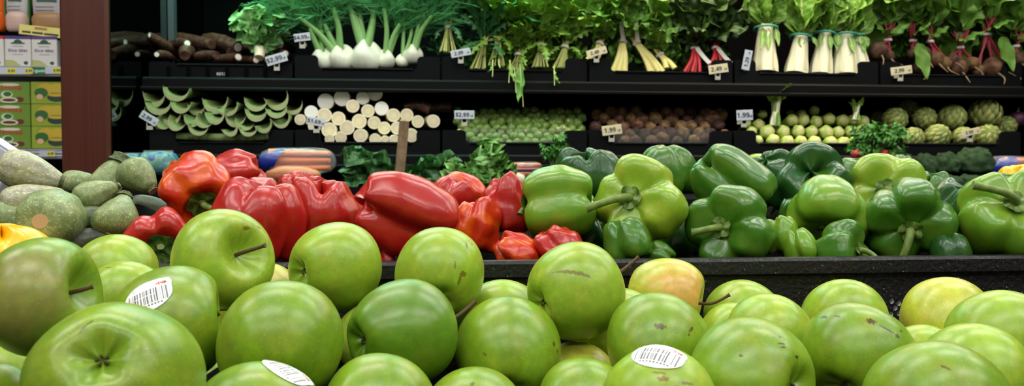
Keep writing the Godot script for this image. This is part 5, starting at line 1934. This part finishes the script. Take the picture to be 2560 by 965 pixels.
	for k in 3:
		var n := noise(150 + k, 3.2, 2, FastNoiseLite.TYPE_CELLULAR)
		var n2 := noise(160 + k, 1.4, 2)
		bro.append(blob(func(psi: float, phi: float) -> Vector3:
			var p := Vector3(sin(psi) * cos(phi), cos(psi), sin(psi) * sin(phi))
			var f := 1.0 - 0.4 * (0.5 + 0.5 * n.get_noise_3dv(p)) + 0.14 * n2.get_noise_3dv(p)
			if cos(psi) < -0.35:
				f *= lerpf(1.0, 0.5, smoothstep(-0.35, -1.0, cos(psi)))
			return p * f,
			40, 60,
			func(p: Vector3, _a: float, _b: float) -> Color:
				return l8(98, 130, 86).lerp(l8(66, 102, 64), clampf(0.5 + n2.get_noise_3dv(p * 2.0) * 1.4, 0, 1))))
	for a in [[2250, 408, 66, 56], [2309, 422, 58, 78], [2365, 414, 66, 66], [2437, 410, 86, 84], [2327, 466, 60, 50], [2370, 462, 68, 50], [2420, 462, 66, 50], [2262, 448, 60, 60]]:
		var c := ps(a[0], a[1], 2.18 if a[1] < 440 else 2.12)
		var k := mpp(c)
		t = thing("broccoli", "dark green broccoli crown heaped beside the carrot bag", "broccoli", Transform3D(Basis(Vector3.UP, rf(0, TAU)), c), "broccoli crowns")
		part("floret_head", bro[rng.randi() % 3], M.broccoli, t, Transform3D(Basis.from_scale(Vector3(a[2], a[3], a[2]) * k * 0.55), Vector3.ZERO))
		stalk(t, "stalk", [Vector3(0, -a[3] * k * 0.3, 0), Vector3(0.003, -a[3] * k * 0.56, 0)], a[2] * k * 0.2, a[2] * k * 0.16, M.fennel_stem, 10)
	# salad bags near the mirror
	for a in [[396, 408, 44, 20, "bag of salad with blue print behind the pale squash"], [322, 412, 36, 18, "crinkled bag of salad lying against the mirror panel"]]:
		var c := ps(a[0], a[1], 2.26)
		if c.x - a[2] * mpp(c) < x_mirror + 0.004:
			c.x = x_mirror + 0.006 + a[2] * mpp(c)
		var k := mpp(c)
		t = thing("salad_bag", a[4], "bag", Transform3D(Basis(), c))
		part("pouch", pillow(Vector3(a[2] * k, a[3] * k + 0.012, 0.06), 0.5), M.salad_bag, t)
		boxpart("seal_strip", Vector3(-a[2] * k * 0.8, a[3] * k + 0.004, -0.004), Vector3(a[2] * k * 0.8, a[3] * k + 0.014, 0.0), M.clear_film, t)
	# crates that lift the deck goods to where they lie
	for a in [[290.0, 640.0, "salad bags"], [645.0, 1075.0, "carrots and collards"], [1080.0, 1440.0, "romaine and parsley"], [2110.0, 2600.0, "broccoli and radishes"]]:
		var xa := ps(a[0], 470, 2.2).x
		var xb := ps(a[1], 470, 2.2).x
		xa = maxf(xa, x_mirror + 0.004)
		t = thing("deck_crate", "low black crate on the case deck under the %s" % a[2], "crate", Transform3D(Basis(), Vector3(xa, 0.931, -2.38)))
		boxpart("bottom", Vector3(0, 0, 0), Vector3(xb - xa, 0.008, 0.36), M.tray_plastic, t)
		boxpart("front_wall", Vector3(0, 0.008, 0.354), Vector3(xb - xa, 0.03, 0.36), M.tray_plastic, t)
		boxpart("back_wall", Vector3(0, 0.008, 0), Vector3(xb - xa, 0.05, 0.006), M.tray_plastic, t)
	# wooden stake
	var s0 := ps(996, 470, 2.05)
	var s1 := ps(1011, 303, 2.05)
	t = thing("wooden_stake", "plain brown wooden stake standing in front of the daikon radishes", "stake")
	var base := s0 + (s0 - s1).normalized() * ((s0.y - 0.94) / ((s1 - s0).normalized().y))
	var m := MB.new()
	m.tube(PackedVector3Array([base, s0, s1]), PackedFloat32Array([0.0135, 0.0135, 0.0135]), 4)
	part("shaft", m.mesh(), M.stake_wood, t)
	var hd := MB.new()
	hd.tube(PackedVector3Array([s1, s1 + (s1 - s0).normalized() * 0.004]), PackedFloat32Array([0.0135, 0.0115]), 4)
	part("end_grain", hd.mesh(), M.cut_tan, t)


# ---------------------------------------------------------------- heaps in the crates
func heaps() -> void:
	var base := lenticels()
	var shared := apple_mat(base)
	var br := c8(140, 96, 84)
	var tan_ := c8(168, 128, 84)
	var dk := c8(104, 66, 60)
	var apples := [
		[290, 948, 430, 0.356, Vector3(0.19, -0.32, -0.93), "green", "large green apple with its brown calyx end facing out", {"own": true, "h": 0.9, "marks": [[207, 808, 26, 3, -1.0, dk, 0.8]]}],
		[104, 744, 304, 0.479, Vector3(0.85, 0.1, 0.5), "bronze", "large green apple with a brownish pink flush and hollow stem end", {"own": true, "blush_at": [30, 730], "stem": 0.3, "lean": Vector3(1, 0.4, 0)}],
		[290, 682, 195, 0.685, Vector3(0.10, 0.75, -0.63), "light", "light green apple resting against the grey squash above another light one", {"own": true}],
		[312, 750, 205, 0.628, Vector3(0.35, 0.75, -0.61), "light", "light green apple with a thin dark line behind the flushed apple", {"own": true, "marks": [[270, 668, 10, 2, 0.1, dk, 0.7]]}],
		[425, 812, 300, 0.497, Vector3(1, 0.05, 0.1), "green", "green apple with a white barcode sticker near its top", {"own": true, "stem": 0.25, "sticker": [366, 736, 0.0145, Vector3(-0.35, 0.8, 0.4)]}],
		[557, 650, 258, 0.570, Vector3(0.53, 0.19, 0.83), "light", "green apple with its stem and stem hollow turned outwards under the red peppers", {"own": true, "stem": 0.62, "lean": Vector3(1, 0.25, 0.1), "marks": [[628, 574, 12, 5, 0.0, br, 0.7], [650, 572, 9, 4, 0.3, br, 0.7]]}],
		[650, 765, 222, 0.660, Vector3(-0.38, 0.69, -0.61), "yellow", "yellowish apple with a faint pink tinge between green apples", {"own": true, "blush_at": [735, 705]}],
		[700, 862, 322, 0.475, Vector3(0.12, 0.78, -0.73), "green", "glossy green apple with a faint pale scratch beside the deep green one", {"own": true, "marks": [[672, 800, 30, 4, -0.25, c8(196, 196, 140), 0.5]]}],
		[838, 668, 230, 0.644, Vector3(0.85, 0.1, -0.5), "light", "round dull green apple standing under the red peppers with a tiny white nick", {"own": true, "h": 0.98}],
		[1005, 832, 280, 0.538, Vector3(0.85, 0.15, -0.45), "deep", "deep green apple whose stem pokes out sideways", {"own": true, "h": 0.98, "stem": 0.95, "lean": Vector3(0.5, 0.9, 0.2)}],
		[1270, 884, 280, 0.563, Vector3(-0.02, 0.65, -0.67), "green", "green apple covered in pale dots with small brown spots", {"own": true, "h": 0.98, "marks": [[1388, 858, 8, 8, 0, br, 0.9], [1396, 878, 5, 7, 0, br, 0.8], [1210, 882, 9, 4, 0.5, br, 0.5]]}],
		[1100, 685, 238, 0.618, Vector3(0.06, 0.60, -0.72), "light", "light green apple with branching tan scars below the long red pepper", {"own": true, "marks": [[1172, 605, 12, 3, 0.6, tan_, 0.95], [1166, 616, 3, 14, 0.3, tan_, 0.95], [1178, 612, 9, 3, -0.4, tan_, 0.9], [1138, 668, 3, 12, 0.1, tan_, 0.8], [1158, 690, 11, 9, 0.2, tan_, 0.95], [1148, 706, 5, 18, 0.4, tan_, 0.9]]}],
		[1258, 815, 240, 0.656, Vector3(-0.18, 0.78, -0.64), "light", "light green apple half hidden behind the dotted green apple", {"own": true}],
		[1438, 728, 246, 0.609, Vector3(0.8, 0.3, -0.5), "light", "light green apple with a long tan scar and a stem leaning out", {"own": true, "h": 0.98, "stem": 0.95, "lean": Vector3(0.6, 0.9, 0.2), "marks": [[1425, 681, 48, 5, 0.08, tan_, 0.95], [1460, 687, 22, 5, 0.3, tan_, 0.9]]}],
		[1545, 832, 222, 0.661, Vector3(-0.27, 0.76, -0.73), "light", "light green apple between the scarred apple and the brown-spotted one", {"own": true}],
		[1665, 742, 205, 0.713, Vector3(0.95, -0.18, 0.12), "blush", "yellow apple with an orange blush and a stem sticking out sideways", {"own": true, "h": 1.0, "stem": 0.95, "lean": Vector3(0.3, 0.9, 0.1), "blush_at": [1715, 730]}],
		[1643, 868, 274, 0.549, Vector3(0.09, 0.63, -0.75), "green", "green apple with a single large brown spot", {"own": true, "marks": [[1650, 812, 17, 9, 0.2, br, 0.95], [1734, 820, 12, 5, -0.6, br, 0.9], [1728, 834, 4, 4, 0, br, 0.8]]}],
		[1855, 795, 195, 0.730, Vector3(0.30, 0.64, -0.72), "light", "light green apple by the crate wall next to the orange-blushed apple", {"own": true}],
		[1838, 850, 190, 0.664, Vector3(0.39, 0.77, -0.71), "light", "strip of light green apple under the one beside the blushed apple", {"own": true}],
		[1920, 845, 225, 0.595, Vector3(0.37, 0.71, -0.65), "light", "light green apple behind the apple with dark nicks", {"own": true}],
		[1878, 955, 326, 0.481, Vector3(-0.8, 0.05, -0.55), "green", "green apple with short dark nicks along one shoulder", {"own": true, "marks": [[1962, 862, 12, 3, 0.3, dk, 0.9], [1966, 871, 10, 3, 0.2, dk, 0.9], [2003, 898, 7, 6, 0.4, dk, 0.9], [1851, 886, 6, 5, 0.4, dk, 0.9], [1956, 846, 7, 2, 0.1, dk, 0.8]]}],
		[2112, 806, 220, 0.684, Vector3(-0.24, 0.79, -0.65), "light", "light green apple behind the apple with the round bruise", {"own": true}],
		[2146, 896, 284, 0.520, Vector3(0.37, 0.78, -0.71), "green", "green apple with a round brown bruise and dark scuffs near the top", {"own": true, "marks": [[2178, 800, 12, 11, 0, c8(140, 84, 72), 1.0], [2062, 796, 14, 6, -0.3, dk, 0.8], [2094, 792, 10, 4, 0, dk, 0.7], [2225, 824, 16, 4, 0.5, dk, 0.7], [2212, 816, 14, 3, 0.5, dk, 0.7], [2246, 838, 8, 7, 0.3, dk, 0.85], [2254, 824, 4, 5, 0, dk, 0.8]]}],
		[2367, 810, 232, 0.679, Vector3(-0.11, 0.63, -0.73), "yellow", "yellow-green apple right against the black crate wall", {"own": true}],
		[2508, 858, 270, 0.562, Vector3(-0.35, 0.66, -0.66), "light", "light green apple overlapping the yellow-green apple by the crate wall", {"own": true}],
		[2310, 912, 205, 0.626, Vector3(-0.40, 0.74, -0.70), "light", "small light green apple deep between the bruised and yellow-green apples", {"own": true}],
		[2435, 940, 262, 0.509, Vector3(-0.15, 0.76, -0.68), "light", "light green apple just behind the apple with the slanting nick", {"own": true}],
		[2342, 1030, 355, 0.420, Vector3(-0.15, 0.70, -0.64), "green", "green apple with one small slanting brown nick near its top", {"own": true, "marks": [[2362, 928, 14, 4, 0.6, c8(150, 110, 60), 0.9]]}],
		[1650, 1018, 302, 0.441, Vector3(-0.35, 0.80, -0.75), "light", "light green apple with a white sticker on top and rusty specks", {"own": true, "sticker": [1645, 890, 0.0145, Vector3(0.3, 0.4, -0.9)], "marks": [[1652, 936, 20, 4, 0.2, c8(170, 130, 50), 0.8], [1660, 950, 16, 8, 0.1, c8(160, 110, 44), 0.8], [1720, 960, 22, 5, 0.1, c8(160, 110, 44), 0.8]]}],
		[1465, 1022, 250, 0.513, Vector3(0.20, 0.77, -0.75), "green", "green apple beside the stickered apple with rusty specks", {"own": true}],
		[1440, 960, 215, 0.608, Vector3(0.23, 0.67, -0.66), "yellow", "bright yellow-green apple deep between larger green apples", {"own": true}],
		[1190, 1055, 276, 0.493, Vector3(-0.39, 0.61, -0.72), "green", "green apple with a short dark crease in front of the dotted apple", {"own": true, "stem": 0.3, "marks": [[1180, 958, 6, 12, 0.5, dk, 0.5]]}],
		[945, 1032, 300, 0.452, Vector3(0.36, 0.64, -0.64), "green", "glossy green apple in front of the deep green apple with sideways stem", {"own": true}],
		[640, 1082, 360, 0.402, Vector3(0.34, 0.79, -0.70), "green", "green apple with a white sticker peeling on its shoulder", {"own": true, "sticker": [716, 926, 0.0135, Vector3(0.5, 0.7, 0.1)]}],
		[505, 975, 210, 0.581, Vector3(-0.12, 0.70, -0.63), "light", "sliver of light green apple beside the calyx-out apple", {"own": true}],
		[20, 950, 240, 0.561, Vector3(-0.31, 0.75, -0.63), "light", "light green apple under the flushed apple beside the calyx-out apple", {"own": true}],
		[-30, 1035, 250, 0.490, Vector3(0.29, 0.61, -0.61), "green", "edge of a green apple below the flushed apple", {"own": true}],
		[935, 855, 200, 0.627, Vector3(-0.33, 0.67, -0.66), "light", "sliver of light green apple behind the deep green apple", {"own": true}],
	]
	bottoms["apples"] = []
	for i in apples.size():
		var a: Array = apples[i]
		add_apple(i, a, base, shared)
		var c := pz(a[0], a[1], a[3])
		bottoms["apples"].append([c, a[2] * mpp(c) * 0.56])
	var G := {"group": "green peppers in the crate"}
	var RG := {"group": "red peppers in the crate"}
	var peppers := [
		[1396, 508, 178, 0.90, 1.12, Vector3(-1, -0.12, -0.1), "light", "glossy light green pepper leaning on the red peppers with its calyx aside", {"n": 3, "ph": 0.3, "gd": 0.22, "stem": 0.3, "calyx": 0.5, "tap": 0.1, "roll": 0.2, "mid": 0.8}],
		[1600, 508, 226, 0.88, 0.82, Vector3(-0.35, 0.2, 0.92), "lime", "big yellow-green pepper with a curled stem facing out", {"n": 4, "ph": 0.15, "flop": true, "stem": 0.8, "lean": Vector3(-1, -0.25, 0.3), "tap": 0.1}],
		[1470, 436, 158, 1.06, 0.9, Vector3(0.05, -1, -0.25), "dark", "dark green pepper with its lobed end up, behind the light one", {"n": 4, "ph": 0.28, "gd": 0.26}],
		[1664, 428, 150, 1.12, 0.95, Vector3(0.1, -1, -0.2), "green", "green pepper with one tall lobe at the back of the crate", {"n": 3, "ph": 0.2}],
		[1826, 462, 168, 0.98, 1.3, Vector3(0.75, -0.65, -0.1), "green", "long green pepper lying aslant above the dark ones", {"n": 3, "ph": 0.1, "gd": 0.28, "roll": 0.4, "mid": 0.9, "tap": 0.15}],
		[1828, 572, 208, 0.86, 0.85, Vector3(-0.42, 0.05, 0.9), "green", "dark green pepper with a split tan stem facing out", {"n": 4, "ph": 0.4, "flop": true, "stem": 0.55, "lean": Vector3(-1, -0.2, 0.2)}],
		[2030, 446, 172, 1.0, 0.95, Vector3(0.05, -0.42, -0.9), "dark", "dark green pepper with its puckered blossom end turned out", {"n": 3, "ph": 0.42, "gd": 0.3, "bd": 0.45}],
		[2068, 524, 188, 0.91, 0.85, Vector3(0.02, -0.8, 0.55), "light", "bright green pepper whose stem points down in front", {"n": 3, "ph": 0.3, "stem": 0.8, "lean": Vector3(0.6, -0.8, 0.2)}],
		[2270, 548, 212, 0.885, 0.88, Vector3(0.08, -0.38, 0.9), "green", "green pepper with a long pale stem hanging to the crate rim", {"n": 4, "ph": 0.1, "flop": true, "stem": 0.85, "lean": Vector3(-0.3, -1, 0.0)}],
		[2512, 548, 228, 0.865, 0.88, Vector3(0.29, 0.55, 0.78), "light", "large green pepper with a straight stem across its top", {"n": 4, "ph": 0.2, "flop": true, "stem": 0.85, "lean": Vector3(-1, 0.15, 0.2)}],
		[2212, 478, 194, 1.0, 0.72, Vector3(0.05, 0.1, 1), "lime", "wide yellow-green pepper behind the pepper with the hanging stem", {"n": 4, "ph": 0.5, "stem": 0.25}],
		[2396, 520, 150, 0.98, 1.0, Vector3(-0.3, -0.8, -0.3), "dark", "very dark green pepper between two lighter ones with stems", {"n": 3}],
		[1570, 606, 118, 0.83, 0.98, Vector3(0.35, -0.9, 0.1), "green", "small two-lobed green pepper pressed against the crate rim", {"n": 3, "ph": 0.4, "gd": 0.3, "nz": 0.14}],
		[1652, 640, 70, 0.83, 1.1, Vector3(-1, 0.35, 0.0), "green", "slim green pepper lobe low against the crate rim", {"n": 3}],
		[1692, 586, 140, 0.95, 0.95, Vector3(0, -1, -0.2), "dark", "dark pepper deep under the big yellow-green pepper", G], [1950, 590, 92, 0.87, 1.2, Vector3(0.1, -1, 0), "light", "light green pepper beside the pepper with the split tan stem", G], [2002, 616, 86, 0.85, 1.1, Vector3(0.3, -1, 0.1), "light", "small light pepper lobe at the rim beside the tan-blemished pepper", G],
		[2108, 628, 150, 0.84, 0.75, Vector3(0.9, 0.1, 0.4), "green", "green pepper with a tan blemish low at the crate rim", {"n": 3, "stem": 0.6, "lean": Vector3(0.4, -0.8, 0.2)}],
		[2148, 446, 120, 1.13, 0.95, Vector3(0, -1, -0.1), "green", "pale green pepper behind the puckered dark pepper", G], [1930, 446, 160, 1.12, 0.95, Vector3(0.2, -0.8, -0.5), "dark", "dark glossy pepper behind the puckered pepper", G], [2244, 440, 110, 1.14, 1.0, Vector3(0, -1, -0.2), "green", "green pepper just showing before the broccoli", G],
		[2540, 492, 140, 1.0, 0.95, Vector3(0.1, -1, -0.2), "green", "green pepper behind the large one with the straight stem", G], [1478, 584, 130, 0.95, 0.95, Vector3(0, -1, -0.2), "dark", "dark pepper deep under the light green one beside the reds", G], [2372, 626, 96, 0.85, 1.0, Vector3(0.2, -1, 0.1), "dark", "small dark pepper low beside the hanging stem pepper", G], [2470, 640, 120, 0.90, 1.0, Vector3(0.1, -1, 0), "green", "green pepper low under the large straight-stemmed one", G],
		[2322, 484, 118, 1.06, 1.0, Vector3(0, -1, -0.2), "green", "green pepper between the wide yellow-green and very dark peppers", G], [1905, 440, 110, 1.17, 1.0, Vector3(0.9, -0.3, -0.2), "lime", "yellow-green pepper glimpsed at the back of the crate", {}], [1760, 560, 110, 0.97, 1.0, Vector3(0, -1, 0), "dark", "dark pepper wedged behind the split-stem pepper", G], [2180, 600, 100, 0.95, 1.0, Vector3(0, -1, 0), "dark", "dark pepper wedged behind the hanging stem pepper", G],
		[2000, 540, 110, 0.98, 1.0, Vector3(0, -1, 0), "green", "green pepper under the puckered dark pepper", G],
		[2556, 462, 132, 1.1, 0.9, Vector3(0.1, -1, -0.1), "yellow", "bright yellow pepper behind the large green pepper", {"n": 4, "ph": 0.25}],
		[484, 456, 172, 0.90, 1.36, Vector3(0.2, -0.55, 0.78), "orange", "tall red pepper with an orange flank and curled green stem", {"n": 3, "ph": 0.6, "gd": 0.28, "tap": 0.45, "nz": 0.2, "stem": 0.6, "lean": Vector3(1, 0.1, 0.2), "calyx": 0.42}],
		[590, 440, 138, 1.06, 1.05, Vector3(-0.9, -0.3, -0.2), "red", "dark red pepper lying behind the tall one", {"n": 3, "nz": 0.2}],
		[648, 556, 212, 0.83, 1.1, Vector3(-0.05, -1, -0.12), "red", "big red pepper with lobes running straight down to the rim", {"n": 4, "ph": 0.05, "gd": 0.24, "bd": 0.22}],
		[808, 540, 190, 0.90, 1.15, Vector3(0.05, -1, -0.15), "red", "red pepper standing between the big upright one and the long one", {"n": 3, "ph": 0.15, "gd": 0.28, "nz": 0.16}],
		[1016, 538, 196, 0.85, 1.42, Vector3(0.94, -0.36, -0.2), "red", "long glossy dark red pepper lying on its side", {"n": 3, "ph": 0.35, "gd": 0.3, "tap": 0.1, "roll": 0.15, "mid": 0.9, "nz": 0.07}],
		[1190, 568, 132, 0.93, 1.15, Vector3(-0.1, -1, 0.1), "orange", "orange-red wrinkled pepper beside the long dark red one", {"n": 3, "nz": 0.22}],
		[1270, 516, 130, 0.96, 1.3, Vector3(0.15, -1, -0.1), "red", "tall red pepper against the light green pepper", {"n": 3, "nz": 0.2, "tap": 0.3}],
		[1128, 494, 104, 1.04, 1.05, Vector3(-0.6, -0.8, 0), "red", "pinkish red pepper behind the orange-red wrinkled one", RG], [1160, 486, 110, 1.10, 1.1, Vector3(0.8, -0.5, 0), "orange", "orange-red pepper at the back before the romaine", RG],
		[400, 606, 168, 0.815, 0.82, Vector3(0.02, -0.36, 0.92), "red", "red pepper with its green calyx facing out beside the squash", {"n": 4, "stem": 0.22, "calyx": 0.5, "lean": Vector3(0, 0.3, 1)}],
		[1292, 634, 100, 0.84, 1.3, Vector3(0.85, -0.6, -0.1), "orange", "orange-red pepper low at the crate rim", {"n": 3, "nz": 0.16}], [1392, 622, 120, 0.84, 1.05, Vector3(0.6, -0.8, 0), "red", "small wrinkled red pepper at the rim under green peppers", {"n": 3, "nz": 0.24, "gd": 0.3}],
		[942, 655, 84, 0.84, 1.0, Vector3(0, -1, 0), "red", "small red pepper tip at the rim below the long one", RG], [905, 548, 110, 0.95, 1.1, Vector3(0, -1, -0.2), "red", "dark red pepper squeezed behind the long one's blossom end", RG], [752, 492, 116, 1.02, 1.1, Vector3(0.2, -1, -0.2), "red", "red pepper behind the two upright red ones", RG], [520, 580, 130, 0.92, 1.0, Vector3(0, -1, 0), "red", "red pepper under the tall orange-flanked one", RG], [1080, 620, 110, 0.92, 1.0, Vector3(0.1, -1, 0), "red", "red pepper hidden under the long dark red one", RG],
		[2, 680, 250, 0.70, 0.9, Vector3(0, -1, -0.2), "yellow", "smooth golden yellow pepper beside the squash and green apples", {"n": 3, "gd": 0.02, "nz": 0.01, "bd": 0.0, "bn": 0.0}],
	]
	bottoms["peppers"] = []
	for i in peppers.size():
		var a: Array = peppers[i]
		add_pepper(i, a)
		var c := pz(a[0], a[1], a[3])
		if a[0] == 2:
			bottoms["apples"].append([c, a[2] * mpp(c) * 0.5])
		else:
			bottoms["peppers"].append([c, a[2] * mpp(c) * 0.74])
	var squashes := [
		[78, 432, 98, 0.92, 1.45, Vector3(1, -0.36, 0.1), "pale", "large pale squash lying highest in the heap", {"neck": 0.6}],
		[85, 502, 88, 0.90, 1.6, Vector3(1, 0.1, -0.2), "pale", "pale squash lying under the largest one", {}],
		[240, 486, 84, 0.87, 1.2, Vector3(0.85, 0.4, -0.3), "mid", "speckled squash pointing up at the round one", {"neck": 0.6, "stem": 0.2, "stemw": 0.6}],
		[130, 545, 146, 0.785, 1.45, Vector3(-0.2, -0.04, 0.97), "mid", "speckled squash with its tan cut stem end facing out", {"neck": 0.98, "stem": 0.02, "stemw": 0.85}],
		[296, 536, 110, 0.82, 1.1, Vector3(0.3, 0.75, -0.55), "mid", "pear-shaped squash with its blossom end facing out", {"neck": 0.45}],
		[272, 448, 78, 0.98, 1.3, Vector3(0.35, 0.6, -0.2), "mid", "squash with a thick ribbed stem sticking up", {"neck": 0.75, "stem": 0.5, "stemw": 1.9}],
		[348, 444, 94, 0.93, 1.02, Vector3(0.55, -0.6, 0.5), "mid", "rounded grey-green squash perched beside the tall red pepper", {"neck": 0.6, "stem": 0.12, "stemw": 0.9}],
		[222, 548, 70, 0.84, 1.3, Vector3(1, 0.3, -0.3), "dark", "dark ridged squash wedged between two lighter ones", {}],
		[222, 600, 66, 0.80, 1.5, Vector3(1, 0.2, 0), "grey", "dark grey squash at the bottom of the heap", {}],
		[372, 530, 90, 0.98, 1.2, Vector3(1, 0, -0.2), "dark", "squash with shade put into its colour deep beside the tall red pepper", {}],  # shadow deep in the heap is put into this skin colour
		[205, 458, 66, 1.04, 1.4, Vector3(1, -0.1, -0.2), "mid", "squash at the back of the heap below the wooden post", {}],
		[20, 548, 104, 0.88, 1.2, Vector3(-1, 0.1, 0.2), "mid", "blotchy squash beside the one with the cut stem", {}],
	]
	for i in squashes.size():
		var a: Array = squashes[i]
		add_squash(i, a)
		var c := pz(a[0], a[1], a[3])
		bottoms["peppers"].append([c, a[2] * mpp(c) * 0.74])
	# white carton corner showing behind the squash
	var wc := ps(-10, 420, 1.16)
	var wt := thing("white_carton", "plain white carton corner showing behind the largest squash", "carton", Transform3D(Basis(Vector3(0, 0, 1), -0.6), wc))
	boxpart("panel", Vector3(-0.06, -0.07, -0.03), Vector3(0.02, 0.03, 0.0), M.card, wt, 0.002)
	boxpart("flap", Vector3(-0.06, 0.0305, -0.029), Vector3(0.018, 0.0325, -0.001), M.card, wt)
	bottoms["peppers"].append([wc + Vector3(-0.03, -0.02, -0.015), 0.05])


func _ready() -> void:
	# camera
	cam_basis = Basis(Vector3.UP, deg_to_rad(-5.2)) * Basis(Vector3.RIGHT, deg_to_rad(-1.6))
	var cam := Camera3D.new()
	cam.name = "camera"
	var att := CameraAttributesPhysical.new()
	att.frustum_focal_length = 12.0 / (482.5 / F)
	att.frustum_focus_distance = 0.68
	att.exposure_aperture = 24.0
	att.frustum_near = 0.02
	att.frustum_far = 50.0
	cam.attributes = att
	cam.fov = rad_to_deg(2.0 * atan(482.5 / F))
	cam.transform = Transform3D(cam_basis, cam_pos)
	add_child(cam)
	cam.current = true
	# environment: a closed store, no daylight
	var we := WorldEnvironment.new()
	we.name = "environment"
	var e := Environment.new()
	e.background_mode = Environment.BG_COLOR
	e.background_color = Color.BLACK
	e.tonemap_mode = Environment.TONE_MAPPER_LINEAR
	e.tonemap_exposure = 0.92
	e.sdfgi_enabled = true
	e.ssao_enabled = true
	e.ssil_enabled = true
	we.environment = e
	add_child(we)
	make_materials()
	# ceiling lights: rows that run along the case
	for z in [-4.5, -2.85, -1.3, 0.5, 2.2]:
		for x in [-2.6, -0.6, 1.4, 3.4]:
			if x < -2.0 and z < -2.0:
				continue  # this lamp is missing over the dim grocery shelf
			ceiling_lamp(x, z, CEIL, "long white ceiling light in the row above the %s" % {-4.5: "grocery shelf", -2.85: "produce case", -1.3: "peppers", 0.5: "apples", 2.2: "aisle"}[z])
	build_room()
	build_case()
	build_grocery()
	lower_shelf()
	upper_shelf()
	deck()
	heaps()
	build_table()
